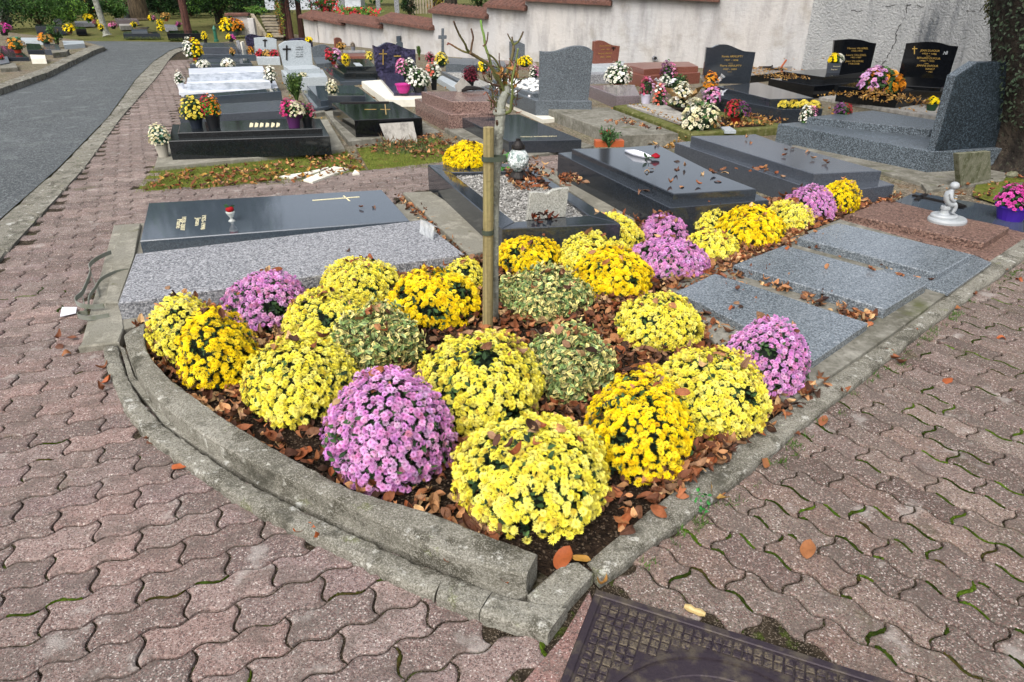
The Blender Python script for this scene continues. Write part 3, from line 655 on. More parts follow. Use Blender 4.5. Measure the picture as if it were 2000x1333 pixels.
t, zs = grave('grey flat grave behind the white tomb with white flowers on it', [(384, 116), (486, 115), (492, 124), (370, 126)], [('slab', g_slate, [(384, 116), (486, 115), (492, 124), (370, 126)], (2, 133))]); zW = zs[-1]
t, zs = grave('grey stepped grave behind the white flowered one', [(400, 84), (458, 84), (462, 94), (392, 94)],
    [('plinth', g_slate, [(395, 97), (490, 97), (500, 107), (386, 107)], (2, 117)), ('slab', g_bluesm, [(400, 84), (458, 84), (463, 93), (392, 93)], (3, 106))]); zW2 = zs[-1]
for lab, prof, m in (('plain grey upright slab beside a white leaning board', [(467, 113), (461, 80), (466, 79), (474, 113)], g_grey), ('white board leaning in front of the small bench grave', [(477, 108), (471.5, 83), (476.5, 81.5), (483, 107)], white_stone)):
    t = thing('stone_slab', lab, 'slab', P(*prof[0], 0)); stone(t, 'panel', m, prof, 0.0, .05)
# bench headstone graves
t, zs = grave('small pale headstone with black cross and red flowers in a trough', [(498, 97), (541, 97), (545, 112), (500, 112)],
    [('trough', g_pale, [(496, 98), (541, 98), (546, 113), (502, 113)], (3, 125))])
fr = stone(t, 'headstone', g_pale, [(498, 98), (495.6, 75), (505, 73.6), (518, 73.8), (532, 75), (540, 78), (541, 97)], zs[0], .12); cross_on(t, fr, darkmetal, 517.5, 77, 92, 513, 522, 79.5, .035); zT = zs[0]
t, zs = grave('large pale grey headstone with dark cross above a bench block and planting trough', [(548, 139), (634, 145), (639, 150), (560, 152)],
    [('trough', g_pale, [(549, 137), (630, 136), (639, 150), (561, 153)], (3, 174)), ('bench', g_pale, [(553, 128), (612, 127), (625, 133), (564, 136)], (2, 143))]); zT2 = zs[0]
fr = stone(t, 'headstone', g_pale, [(553, 129), (544, 89), (550, 85), (556, 81.5), (575, 80.2), (591, 80), (599, 82), (607, 86), (611, 127)], zs[1] - .001, .12)
cross_on(t, fr, darkmetal, 560, 89, 118, 552, 568, 96.5, .03)
plane_text(t, fr, darkmetal, [(tx, 585, 94 + i * 4.6, 14) for i, tx in enumerate(('FAMILLE', 'MARTIN', '1921 - 1994', '1924 - 2003', 'REGRETS'))])
t, zs = grave('rounded blue-grey headstone with a low slab behind the large pale one', [(611, 112), (647, 111), (647, 124), (619, 125)], [('slab', g_blue, [(611, 112), (649, 111), (650, 123), (618, 125)], (3, 132))])
stone(t, 'headstone', g_blue, [(611, 112), (608, 93), (618, 90), (628, 87.5), (638, 89), (649, 96), (650, 111)], zs[0], .1, smooth=3)
t, zs = grave('dark green granite tomb in three steps with a red and yellow flowered left corner', [(657, 115), (719, 115), (732, 131), (676, 131)],
    [('footing', g_slate, [(630, 134), (730, 130), (738, 157), (664, 160)], (3, 165)), ('plinth', g_blackr, [(649, 128), (722, 126), (737, 141), (672, 143)], (3, 156)), ('slab', g_blackr, [(657, 115), (720, 115), (734, 130), (676, 131)], (3, 141))]); zGr = zs
mb = MB(); prism(mb, [P(*p, zs[2] + .01) for p in [(690, 123), (702, 123), (708, 128), (695, 128)]], zs[2], .002); part('plaque', mb, g_pale, t)
t, zs = grave('grey flat stepped grave with a dark tapered planter at its foot', [(599, 168), (692, 167), (712, 187), (626, 197)],
    [('footing', conc_moss, [(588, 178), (700, 172), (742, 200), (612, 222)], None, .03), ('plinth', g_slate, [(590, 176), (700, 170), (735, 197), (612, 212)], (3, 218)), ('slab', g_slate, [(599, 168), (692, 167), (714, 187), (626, 197)], (3, 208))]); zGs = zs[-1]
mb = MB(); prism(mb, [P(*p, zs[-1] + .09) for p in [(640, 183), (713, 183), (713, 187.5), (640, 187.5)]], zs[1], .004); part('planter', mb, g_dark, t)
t, zs = grave('glossy black grave with a faint gold cross behind the tilted stone plaque', [(648, 200), (768, 200), (823, 230), (692, 234)],
    [('footing', conc_moss, [(628, 210), (775, 205), (860, 258), (680, 276)], None, .03), ('slab', g_black, [(648, 201), (768, 199), (824, 230), (692, 235)], (3, 269))]); zBl = zs[-1]
mb = MB(); flatbars(mb, [((754, 224), (752, 204), .012), ((743, 214), (762, 214), .01), ((712, 214), (735, 214), .006)], zBl + .001, .01, .002); part('cross', mb, gold, t)
mb = MB(); flatbars(mb, [((665, 201.5), (760, 200.5), .05)], zBl + .001, .01, .012); part('flower_strip', mb, darkmetal, t)
t = thing('stone_plaque', 'tilted weathered rectangular stone standing in a mossy plot with dead flowers', 'plaque', P(785, 278, 0))
a, b = P(757, 280, .0), P(815, 278, .0); a, d, n = wallplane(a, b); mb = MB()
n2 = n * .87 + np.array([0, 0, -.5]); n2 /= np.linalg.norm(n2); W = [PPL(x, y, a, n2) for x, y in [(757, 281), (741, 242), (807, 238), (816, 279)]]; V = W + [p + n2 * .045 for p in W]
mb.add(V, [[0, 1, 2, 3], [4, 7, 6, 5], [0, 4, 5, 1], [1, 5, 6, 2], [2, 6, 7, 3], [3, 7, 4, 0]]); part('slab', mb, stone_weather, t)
# purple headstone
t, zs = grave('dark purple veined headstone with gold cross over a purple slab on a cream stone base', [(735, 143), (812, 143), (822, 182), (769, 182)],
    [('footing', white_stone, [(706, 159), (825, 150), (830, 194), (753, 194)], (3, 205)), ('slab', g_purple, [(735, 143), (825, 141), (835, 181), (769, 182)], (3, 188))])
zP = zs; fr = stone(t, 'headstone', g_purple, [(736, 144), (729.5, 89), (735, 91.5), (740, 92), (750, 86), (758, 83.5), (770, 86), (785, 92.5), (800, 96.5), (811.5, 97), (813, 140)], zs[1], .1, smooth=2)
cross_on(t, fr, gold, 748, 97, 127, 740, 755.5, 105.5, .018); cross_on(t, fr, gold, 776, 108, 108.7, 769, 783, 110, .02)
t, zs = grave('pink-brown polished granite two-step grave with a diamond shaped stone book', [(823, 179), (948, 178), (966, 199), (884, 199)],
    [('plinth', g_pink, [(810, 193), (946, 186), (972, 221), (876, 224)], (0, 222)), ('slab', g_pink, [(823, 179), (948, 178), (968, 199), (884, 199)], (3, 222))]); zPk = zs[-1]
t, zs = grave('dark navy low slab with a line of gilt lettering, behind the wooden post', [(892, 225), (1015, 225), (1136, 273), (994, 276)],
    [('footing', conc_moss, [(868, 250), (1020, 240), (1160, 285), (985, 312)], None, .03), ('slab', g_dark, [(892, 225), (1015, 224), (1136, 273), (994, 276)], (3, 300))]); zNv = zs[-1]
A, B = P(1017, 268, zNv + .002), P(1088, 267, zNv + .002); text_mesh('FAMILLE RICHARD-PETIT', cream, (A + B) / 2, B - A, np.cross((0, 0, 1), B - A), .035, np.linalg.norm(B - A), par=t)
# big blue grey headstone in the centre
t, zs = grave('tall speckled grey headstone with curved top, seen from behind, white pebbles behind it', [(955, 162), (1075, 160), (1156, 198), (1046, 197)],
    [('footing', white_stone, [(935, 176), (1080, 170), (1175, 222), (1060, 233)], None, .03), ('plinth', g_blue, [(955, 162), (1075, 158), (1156, 198), (1046, 197)], (3, 226))])
zHd = zs[1]; stone(t, 'headstone', g_blue, [(1052, 197), (1054, 101), (1066, 102.5), (1082, 101.5), (1095, 98), (1110, 93), (1125, 90.5), (1142, 91.5), (1153, 96), (1159, 101), (1149, 197)], zs[1], .12, smooth=2)
tier(t, 'rim', g_blue, [(962, 156), (1055, 152), (1120, 180), (1040, 183)], None, zHd, zHd + .06)
mb = MB(); pos = np.concatenate([rand_in_quad([P(*p, zHd + .07) for p in [(966, 158), (1050, 154), (1100, 176), (1040, 178)]], 120), rand_in_quad([P(*p, zHd + .01) for p in [(955, 166), (962, 162), (1042, 190), (1032, 196)]], 14)])
sv, sf = [], []
for i in range(5):
    for j in range(8): sv.append((math.cos(j * math.pi / 4) * math.sin(math.pi * (i + .5) / 5), .8 * math.sin(j * math.pi / 4) * math.sin(math.pi * (i + .5) / 5), .5 * math.cos(math.pi * (i + .5) / 5)))
for i in range(4):
    for j in range(8): sf.append((i * 8 + j, (i + 1) * 8 + j, (i + 1) * 8 + (j + 1) % 8, i * 8 + (j + 1) % 8))
sv.append((0, 0, .48)); SV = np.array(sv); SF = np.array(sf)
scatter(mb, SV, SF, pos, rots(np.tile([0., 0, 1], (len(pos), 1)) + rng.normal(0, .2, (len(pos), 3)), rng.uniform(0, 6, len(pos))), rng.uniform(.025, .05, len(pos)), vary(lin('d9d9d6'), len(pos), .05, .01)); o = part('pebbles', mb, plain, t, True); o['kind'] = 'stuff'
t, zs = grave('low rough mossy concrete slab behind the black stepped grave', [(1067, 212), (1187, 211), (1324, 261), (1212, 265)], [('slab', conc_moss, [(1067, 212), (1187, 210), (1325, 261), (1212, 265)], (3, 285))])
t, zs = grave('mauve granite block grave with chamfered sides near the white flowers', [(1152, 168), (1242, 172), (1247, 188), (1204, 188)], [('slab', g_mauve, [(1150, 167), (1240, 166), (1250, 187), (1204, 188)], (3, 209))]); zMv = zs[-1]
t, zs = grave('reddish headstone with a curved top and gold lines against the white wall', [(1158, 118), (1215, 118), (1222, 131), (1157, 129)],
    [('plinth', g_grey, [(1152, 133), (1222, 131), (1226, 143), (1154, 146)], (3, 162)), ('slab', g_pale, [(1150, 122), (1220, 120), (1222, 131), (1154, 131)], (3, 141))])
fr = stone(t, 'headstone', g_red, [(1159, 125), (1161.5, 82), (1168, 80), (1175, 79.6), (1182, 81.5), (1190, 86), (1198, 89), (1211, 90.5), (1207, 123)], zs[1], .1, smooth=2)
plane_text(t, fr, gold, [('Charles LEROUX', 1182, 91, 22), ('1920 - 1984', 1182, 98, 16), ('Simone LEROUX', 1182, 106, 27), ('1923 - 2004', 1182, 113, 20)]); cross_on(t, fr, darkmetal, 1198, 92, 99, 1194, 1202, 94, .02)
t, zs = grave('long red granite grave with a wavy front lying against the foot of the wall', [(1218, 124), (1345, 121), (1362, 130), (1258, 136)],
    [('plinth', g_red, [(1216, 139), (1350, 133), (1368, 142), (1256, 149)], (3, 168)), ('slab', g_red, [(1218, 124), (1262, 122), (1345, 121), (1364, 130), (1326, 131), (1258, 136), (1243, 132), (1226, 128)], (5, 148))])
# navy headstone grave
t, zs = grave('dark navy headstone with gold writing over a leaf-covered two-step slab', [(1401, 169), (1480, 162), (1589, 192), (1504, 194)],
    [('plinth', g_dark, [(1385, 187), (1500, 172), (1607, 213), (1528, 214)], (3, 245)), ('slab', g_dark, [(1401, 169), (1480, 161), (1590, 192), (1504, 194)], (3, 206))]); zA_ = zs
fr = stone(t, 'headstone', g_dark, [(1372, 163), (1380, 93), (1385, 93.5), (1391, 93.5), (1400, 89.5), (1410, 87.5), (1422, 88), (1434, 92.5), (1452, 100), (1463, 101.5), (1476, 102.5), (1464, 164)], zs[0] + .02, .1, smooth=2)
plane_text(t, fr, gold, [('Renée ARNUPTY', 1430, 112.5, 41), ('1927 - 1998', 1428, 119.5, 26), ('__', 1427, 123, 9), ('Pierre ARNUPTY', 1427, 130.5, 42), ('1922 - 2009', 1425, 137, 26), ('__', 1425, 140, 9)])
# black graves by the wall
t, zs = grave('flat black grave with a lying cross and a brown stick, left of the black headstone', [(1480, 132), (1545, 130), (1530, 141), (1467, 147)], [('slab', g_black, [(1470, 133), (1548, 130), (1536, 141), (1467, 148)], (3, 160))]); zL = zs[-1]
mb = MB(); flatbars(mb, [((1483, 132), (1506, 131.5), .04), ((1495, 135), (1530, 136), .05), ((1508, 129), (1509, 135), .03)], zL + .001, .04, .02); part('cross', mb, darkmetal, t)
mb = MB(); tube(mb, [P(1525, 133, zL), PY(1536, 117, P(1525, 133, zL)[1])], .02); part('handle', mb, terracotta, t)
t, zs = grave('black two-step grave with a black headstone of three gilt names against the cracked wall', [(1530, 137), (1690, 138), (1682, 146), (1609, 150)],
    [('plinth', g_black, [(1502, 154), (1680, 146), (1690, 160), (1591, 168)], (3, 190)), ('slab', g_black, [(1530, 140), (1650, 132), (1700, 140), (1609, 151)], (3, 163))]); zV = zs
fr = stone(t, 'headstone', g_black, [(1624, 139), (1630, 79), (1645, 78), (1656, 76.9), (1667.5, 76.8), (1678, 78), (1687, 79.5), (1700, 83.5), (1712, 85), (1699, 140)], zs[1], .08, smooth=2)
plane_text(t, fr, gold, [('Marcea VILLEREL', 1675, 96.5, 41), ('1925.1974', 1673, 101.3, 21), ('Laure VILLEREL', 1672, 109.5, 39), ('1902.1987', 1671, 114, 20), ('Jean VILLEREL', 1669, 121.5, 36), ('1928.2008', 1667, 126.3, 21)])
t, zs = grave('black headstone of several gilt names with a cross, rightmost against the wall', [(1637, 169), (1690, 158), (1880, 165), (1754, 180)],
    [('footing', stone_weather, [(1600, 190), (1700, 175), (1900, 195), (1850, 232)], None, .02), ('plinth', g_black, [(1690, 157), (1880, 163), (1756, 180), (1637, 168)], (2, 212)), ('slab', g_black, [(1740, 150), (1880, 156), (1838, 170), (1740, 166)], None, .0)][:2]); zDu = zs
zd = zs[1] + .05; tier(t, 'slab', g_black, [(1720, 156), (1880, 158), (1838, 172), (1735, 166)], None, zs[1], zd)
fr = stone(t, 'headstone', g_black, [(1752, 158), (1770, 85.2), (1782, 84), (1794, 83), (1805, 82), (1818, 82), (1833, 83.4), (1845, 86.5), (1855, 89.5), (1872, 91), (1850, 163)], zd, .08, smooth=2)
plane_text(t, fr, gold, [('JEAN DUFOUR', 1816, 101.3, 38), ('1922 * 1986', 1814.5, 107, 28), ('_', 1813, 108.6, 8), ('BERNARD DUFOUR', 1813, 116, 46), ('1944 * 1992', 1810, 121, 28), ('_', 1810, 123, 8), ('JEANNE DUFOUR', 1811, 130.5, 42), ('NANCY', 1816, 137, 18), ('* 1985', 1815, 142, 12)])
cross_on(t, fr, gold, 1786, 91, 106, 1781.5, 1791.5, 95.5, .014)
a, d, n = fr; mb = MB()
for (x, y, x2, y2) in ((1844, 101, 1848, 106), (1850, 100, 1846, 107), (1842, 107, 1845, 102), (1849, 107, 1851, 101)):
    tube(mb, [PPL(x, y, a, n) - n * .012, PPL(x2, y2, a, n) - n * .012], .006, 5)
part('ornament', mb, whitecer, t)
t = thing('open_book_plaque', 'blue-grey open book plaque leaning on the rightmost black headstone', 'plaque', P(1776, 160, zd)); fr = stone(t, 'page', g_bluesm, [(1757.5, 158), (1761, 126), (1772, 125), (1783, 127), (1773, 159)], zd, .02); cross_on(t, fr, darkmetal, 1768, 133, 155, 1764, 1774, 139, .014)
fr = stone(t, 'page', g_bluesm, [(1774, 159), (1784, 127), (1796, 126), (1808, 128), (1793, 160)], zd, .02); plane_text(t, fr, cream, [('A nos', 1792, 136, 8), ('parents', 1791, 141, 13), ('regrets', 1786, 151, 9)])
t = thing('photo_plaque', 'blue-grey square plaque below a yellow bunch on the black grave', 'plaque', P(1630, 143, zV[1])); fr = stone(t, 'panel', g_bluesm, [(1615, 143), (1618, 117), (1646, 118.5), (1640, 143)], zV[1], .03); plane_text(t, fr, cream, [('Souvenir', 1634, 131, 14), ('Regrets', 1629, 137, 12)])
# plot with the bouquets
t = thing('grave', 'mossy bordered earth grave heaped with wrapped bouquets', 'grave', P(1350, 230, 0), 'graves in the cemetery rows')
O = [(1198, 207), (1300, 196), (1545, 246), (1348, 263)]; I = [(1222, 207), (1300, 201), (1510, 246), (1352, 254)]
frame_grave(t, 'border', moss_border, O, I, .07, -.05, .012)
mb = MB(); sheet(mb, [P(*p, .045) for p in [(1215, 207), (1300, 199), (1530, 247), (1350, 260)]]); part('earth', mb, soil, t)
mb = MB(); prism(mb, [P(*p, .08) for p in [(1224, 205), (1290, 200), (1390, 248), (1357, 248)]], .04, .006); part('slab', mb, stone_weather, t)
mb = MB(); prism(mb, [P(*p, .09) for p in [(1407, 248), (1425, 247), (1438, 255), (1416, 255)]], .05, .002); single('plaque', mb, g_pale, 'tiny flat grey plaque lying in the leaves before the bouquets', 'plaque')
# stone cross and other far stones near the wall
def far_stone(lab, cat, prof, m, z0=0, th=.1, name='headstone', slab=None, sm=None):
    t = thing(name, lab, cat, P(*prof[0], z0)); fr = stone(t, 'stone', m, prof, z0, th)
    if slab: tier(t, 'slab', sm or m, slab[0], slab[1], 0)
    return t, fr
t, fr = far_stone('grey granite calvary cross standing before the wall', 'cross', [(858, 108), (862, 99), (862, 76.5), (856, 76.5), (856, 69.5), (862, 69.5), (862, 56), (867, 56), (867, 69.5), (872, 69.5), (872, 76.5), (867, 76.5), (867, 99), (871, 108)], g_blue, .2, .07, 'stone_cross', ([(872, 112), (925, 118), (924, 127), (870, 124)], (3, 140)))
far_stone('small grey pointed headstone between the bare branches', 'headstone', [(995, 118), (994.5, 82), (1010, 80), (1027, 88), (1025, 118)], g_blue)
far_stone('dark stone cross behind the purple headstone', 'headstone', [(768, 100), (772, 88), (776, 83), (774, 82), (774, 71), (782, 70.5), (782, 80), (796, 92), (797, 100)], g_slate)
far_stone('small rust coloured round headstone by the far wall', 'headstone', [(655, 95), (654, 76), (658, 73.5), (664, 74), (668, 78), (668, 94)], g_red, th=.06)
for lab, q, b, m in (('grey flat grave in front of the rust coloured small stone', [(668, 99), (712, 98), (715, 103), (668, 104)], 108, g_slate), ('rusty brown low grave behind the green granite tomb', [(672, 105), (720, 104), (722, 110), (676, 110)], 114, g_red),
        ('grey granite box grave left of the bare branches, by the wall', [(872, 112), (925, 117), (930, 127), (874, 126)], 140, g_blue), ('long grey box grave by the wall behind the branches', [(903, 113), (985, 120), (990, 131), (905, 124)], 136, g_blue),
        ('red-brown low grave in front of the wall behind the tall headstone', [(962, 117), (1045, 122), (1050, 129), (965, 124)], 131, g_pink), ('grey grave with pale gravel behind the pink-brown tomb', [(862, 140), (905, 140), (985, 178), (935, 182)], 190, g_blue)):
    t, zs = grave(lab, q, [('slab', m, q, (3, b))])
    if 'pale gravel' in lab:
        mb = MB(); sheet(mb, [P(*p, zs[0] + .004) for p in [(870, 142), (902, 142), (960, 165), (935, 172)]]); part('gravel_fill', mb, gravel_white, t)
t, zs = grave('narrow grey slab grave with a wide pale ledge right of the purple headstone', [(830, 150), (870, 145), (925, 178), (880, 183)], [('slab', g_pale, [(850, 150), (865, 148), (925, 178), (905, 182)], (3, 190))])
mb = MB(); T = [P(*p, zPk + .002) for p in [(900, 179), (922, 178)]]
t = thing('diamond_plaque', 'weathered diamond shaped stone book with dark bronze spray on the pink-brown tomb', 'plaque', P(905, 180, zPk)); stone(t, 'book', stone_weather, [(893, 180), (887, 168), (903, 152), (920, 168), (900, 180)], zPk, .04)
mb = MB(); tube(mb, [PY(x, y, P(905, 180, zPk)[1] - .05) for x, y in ((902, 178), (912, 173), (925, 172), (935, 173), (946, 175))], [.015, .035, .03, .02, .008], 7); part('spray', mb, darkmetal, t)
t = thing('stone_plaque', 'mossy stone plaque leaning against the base of the massive granite grave', 'plaque', P(1900, 363, 0)); stone(t, 'panel', stone_old, [(1877, 364), (1872, 301), (1935, 296), (1936, 350)], 0, .05)
# white marble fragments on the moss
for i, (lab, q) in enumerate((('long narrow broken white marble strip lying on the moss', [(545, 344), (600, 336), (642, 326), (640, 329), (600, 342), (570, 346)]), ('wide broken white marble strip lying on the moss', [(592, 351), (652, 325), (682, 329), (610, 355)]), ('tiny white marble chip at the corner of the mossy plot', [(688, 339), (693, 331), (702, 338)]))):
    mb = MB(); prism(mb, pl(q, .02)[::-1], -.02, .003); single('marble_fragment', mb, white_stone, lab, 'stone fragment', 'broken white marble pieces')

# ================================================================== FLOWERS
def fib(n, zmin=-.6, jit=.5):
    i = np.arange(n) + .5; z = 1 - (1 - zmin) * i / n; a = i * 2.399963
    a = a + rng.normal(0, jit / math.sqrt(n), n) * 2; z = np.clip(z + rng.normal(0, jit / n * 2, n), zmin, .999)
    r = np.sqrt(1 - z * z); return np.stack([r * np.cos(a), r * np.sin(a), z], 1)
def fit_dome(x0, x1, y0, y1, z0, asp=None):
    U = fib(400, -.9, 0); c = P((x0 + x1) / 2, (y0 + y1 * 2) / 3, z0); r = (x1 - x0) / 2 * scl(c); H = r * 1.3
    for _ in range(40):
        hc = H * .27; Q = np.stack([c[0] + r * U[:, 0], c[1] + r * U[:, 1], z0 + hc + (H - hc) * U[:, 2]], 1); Q = Q[Q[:, 2] > z0]
        q = proj(Q); c[0] += ((x0 + x1) - (q[:, 0].min() + q[:, 0].max())) / 2 * scl(c)
        r *= ((x1 - x0) / (q[:, 0].max() - q[:, 0].min())) ** .7
        c[1] += (q[:, 1].max() - y1) * scl(c) * .9; H = max(r * .55, min(r * 1.9, H + (q[:, 1].min() - y0) * scl(c) * .6))
    return c, r, H
BLOB = []
GREENS = [lin(x) for x in ('2c4226', '36502c', '23371f', '405a30', '1e3022')]
def foliage_ball(mb, c, r, H, z0, n, size, cols=GREENS, shell=(.72, .97), zmin=-.9, tv=LEAF_V, tf=LEAF_F, core=True, tc=None, squash=1):
    hc = H * .27; U = fib(n, zmin, 1.5); k = rng.uniform(*shell, n)[:, None]
    pos = np.array([c[0], c[1], z0 + hc]) + U * k * [r, r * squash, H - hc]; m = pos[:, 2] > z0; pos, U = pos[m], U[m]
    nr = U + rng.normal(0, .6, U.shape); cc = np.array(cols)[rng.integers(0, len(cols), len(pos))] * (1 + rng.normal(0, .2, (len(pos), 1)))
    scatter(mb, tv, tf, pos, rots(nr, rng.uniform(0, 6.28, len(pos))), rng.uniform(.7, 1.3, len(pos)) * size, np.clip(cc, .004, 1), tc)
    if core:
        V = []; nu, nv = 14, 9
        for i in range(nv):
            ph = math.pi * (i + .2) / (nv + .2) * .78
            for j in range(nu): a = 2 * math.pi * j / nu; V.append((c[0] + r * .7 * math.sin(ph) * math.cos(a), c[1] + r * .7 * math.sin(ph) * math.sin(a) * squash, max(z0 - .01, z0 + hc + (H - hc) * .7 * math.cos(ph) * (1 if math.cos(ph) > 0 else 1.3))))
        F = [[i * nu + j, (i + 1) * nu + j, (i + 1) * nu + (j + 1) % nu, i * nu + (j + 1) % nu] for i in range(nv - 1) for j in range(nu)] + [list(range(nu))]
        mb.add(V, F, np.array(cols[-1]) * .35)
MUMCOL = {'L': ('f0e65c', 'f4ec78', 'eade4a'), 'G': ('f4d414', 'f0cc10', 'f6dc30'), 'P': ('d096c8', 'dcaed6', 'c486be'), 'Y': ('f2d60c', 'f0cf10', 'f5df20'), 'W': ('e4e6dc', 'ecebe4', 'dcdfce'), 'M': ('c0469a', 'cc58a8', 'b23488'), 'O': ('d48a20', 'e09c30', 'c87818'), 'R': ('b02a3a', 'c03848', '98202c')}
def blossoms(mb, c, r, H, z0, kind, n, fs, gaps=.12, zmin=-.62, low=False, seedgap=None, squash=1):
    hc = H * .27; U = fib(n, zmin, .9)
    ph = rng.uniform(0, 6, 6)       # irregular gaps in patches, more towards the ground
    g_ = np.sin(U[:, 0] * 5 + ph[0]) * np.sin(U[:, 1] * 6 + ph[1]) + .7 * np.sin(U[:, 2] * 9 + ph[2] + U[:, 0] * 4) + rng.normal(0, .25, len(U))
    keep = g_ < 1.5 - gaps * 4 - np.clip(-U[:, 2], 0, 1) * .7; U = U[keep]
    bump = 1 + .05 * np.sin(U[:, 0] * 4 + ph[3]) + .045 * np.sin(U[:, 1] * 5 + ph[4]) + .025 * np.sin(U[:, 2] * 9 + U[:, 0] * 9 + ph[5])
    pos = np.array([c[0], c[1], z0 + hc]) + U * (bump * rng.uniform(.88, 1.02, len(U)))[:, None] * [r, r * squash, H - hc]
    m = pos[:, 2] > z0 + fs * .5; pos, U = pos[m], U[m]
    nr = U * [1, 1, 1.0] + [0, 0, .55] + rng.normal(0, .3, U.shape)
    T = FT_LOW if low else (FT_PINK if kind in 'PM' else FT_DAISY if kind in 'G' else FT_POM)
    cols = np.array([lin(x) for x in MUMCOL[kind]])[rng.integers(0, 3, len(pos))] * (1 + rng.normal(0, .1, (len(pos), 1))) * np.where(rng.random((len(pos), 1)) < .04, np.array([.72, .6, .5]), 1)
    if kind == 'P':
        cols *= (1 + rng.normal(0, .05, (len(pos), 3)))
    pick = rng.integers(0, len(T), len(pos))
    for i, (tv, tf, tk) in enumerate(T):
        q = pick == i
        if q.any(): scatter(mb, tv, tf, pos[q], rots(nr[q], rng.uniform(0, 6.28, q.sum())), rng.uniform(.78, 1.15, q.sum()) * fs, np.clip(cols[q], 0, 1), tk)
def mum(label, x0, x1, y0, y1, kind, z0=ZS, low=False, gaps=.12, group='chrysanthemum cushions in the flower bed', fr=.062):
    c, r, H = fit_dome(x0 + .035 * (x1 - x0), x1 - .035 * (x1 - x0), y0 + .04 * (x1 - x0), y1 - .03 * (x1 - x0), z0); t = thing('chrysanthemum', label, 'chrysanthemum', (c[0], c[1], z0), group)
    fs = max(.017, min(.032, r * fr * 1.6)) if not low else r * .12
    fs = r * (.068 if kind != 'G' else .078) if r > .2 else r * .11
    n = int(6.4 * (r / fs) ** 2)
    mb = MB(); foliage_ball(mb, c, r, H, z0, 1500 if r * FPX / ((np.array(c) - CAM) @ FW) > 60 else 600, r * .11); part('foliage', mb, leaf_m, t)
    mb = MB(); blossoms(mb, c, r * 1.0, H, z0, kind, n, fs, gaps, low=low); part('blossoms', mb, petal_m, t)
    BLOB.append((c[0], c[1], r, H, z0)); return t
MUMS = [
 ('light yellow cushion at the far left corner of the bed, touching the grey granite slab', 283, 430, 558, 712, 'L', .1),
 ('tall golden cushion beside the left bend of the curved kerb', 337, 516, 585, 772, 'G', .05),
 ('light yellow cushion between the golden one at the left bend and the front lilac one', 462, 708, 645, 842, 'L', .1),
 ('largest lilac cushion, at the front hanging over the curved kerb', 622, 897, 710, 978, 'P', .04),
 ('biggest light yellow cushion at the very front tip of the bed', 885, 1195, 795, 1068, 'L', .12),
 ('light yellow cushion just in front of the wooden post, dead leaves on top', 810, 1065, 640, 868, 'L', .12),
 ('golden cushion at the front next to the straight side kerb', 1135, 1367, 718, 952, 'G', .14),
 ('large light yellow cushion beside the front lilac one at the side kerb', 1270, 1508, 670, 868, 'L', .06),
 ('lilac cushion overlapping the nearest small grey slab', 1400, 1592, 617, 787, 'P', .12),
 ('light yellow cushion standing alone left of the nearest small grey slab', 1200, 1378, 567, 695, 'L', .1),
 ('lilac cushion with bare green front, against the broad grey slab', 432, 612, 520, 660, 'P', .22),
 ('light yellow cushion behind the left variegated shrub', 548, 728, 558, 690, 'L', .1),
 ('light yellow cushion touching the front edge of the broad grey slab', 620, 782, 498, 605, 'L', .14),
 ('golden cushion immediately left of the wooden post', 752, 942, 515, 655, 'G', .2),
 ('small light yellow cushion half hidden behind the golden one left of the post', 865, 950, 500, 575, 'L', .15),
 ('golden cushion immediately right of the wooden post, behind the variegated shrub', 965, 1100, 455, 545, 'G', .2),
 ('small lilac cushion against the gravel grave rim', 993, 1100, 430, 500, 'P', .1),
 ('light yellow cushion squeezed between two golden ones right of the post', 1088, 1205, 450, 545, 'L', .1),
 ('light yellow cushion in front of the black stepped grave corner', 1115, 1262, 412, 505, 'L', .1),
 ('golden cushion right of the rear variegated shrub, drooping to the right', 1108, 1282, 475, 592, 'G', .12),
 ('pale lilac cushion in the middle of the rear bed', 1225, 1385, 457, 555, 'P', .1),
 ('small lilac cushion behind the pale lilac one, at the black grave', 1250, 1345, 413, 485, 'P', .1),
 ('flat light yellow cushion next to the far corner of the nearest slabs', 1333, 1448, 445, 514, 'L', .06),
 ('small light yellow cushion behind the rear golden one', 1335, 1425, 392, 465, 'L', .1),
 ('golden cushion with dead leaves on top in the rear of the bed', 1390, 1543, 397, 490, 'G', .1),
 ('light yellow cushion with brown leaves, next to the farthest grey slab', 1490, 1590, 388, 458, 'L', .1),
 ('lilac cushion near the rear tip of the bed', 1527, 1640, 360, 435, 'P', .06),
 ('rearmost cushion of the bed, bright yellow', 1597, 1682, 348, 420, 'Y', .06)]
for lab, a, b, c_, d_, kd, gp in MUMS: mum(lab, a, b, c_, d_, kd, gaps=gp)
mum('bright yellow cushion standing on the rim of the gravel grave', 862, 968, 273, 338, 'Y', zG4 - .03, group=None, gaps=.04)
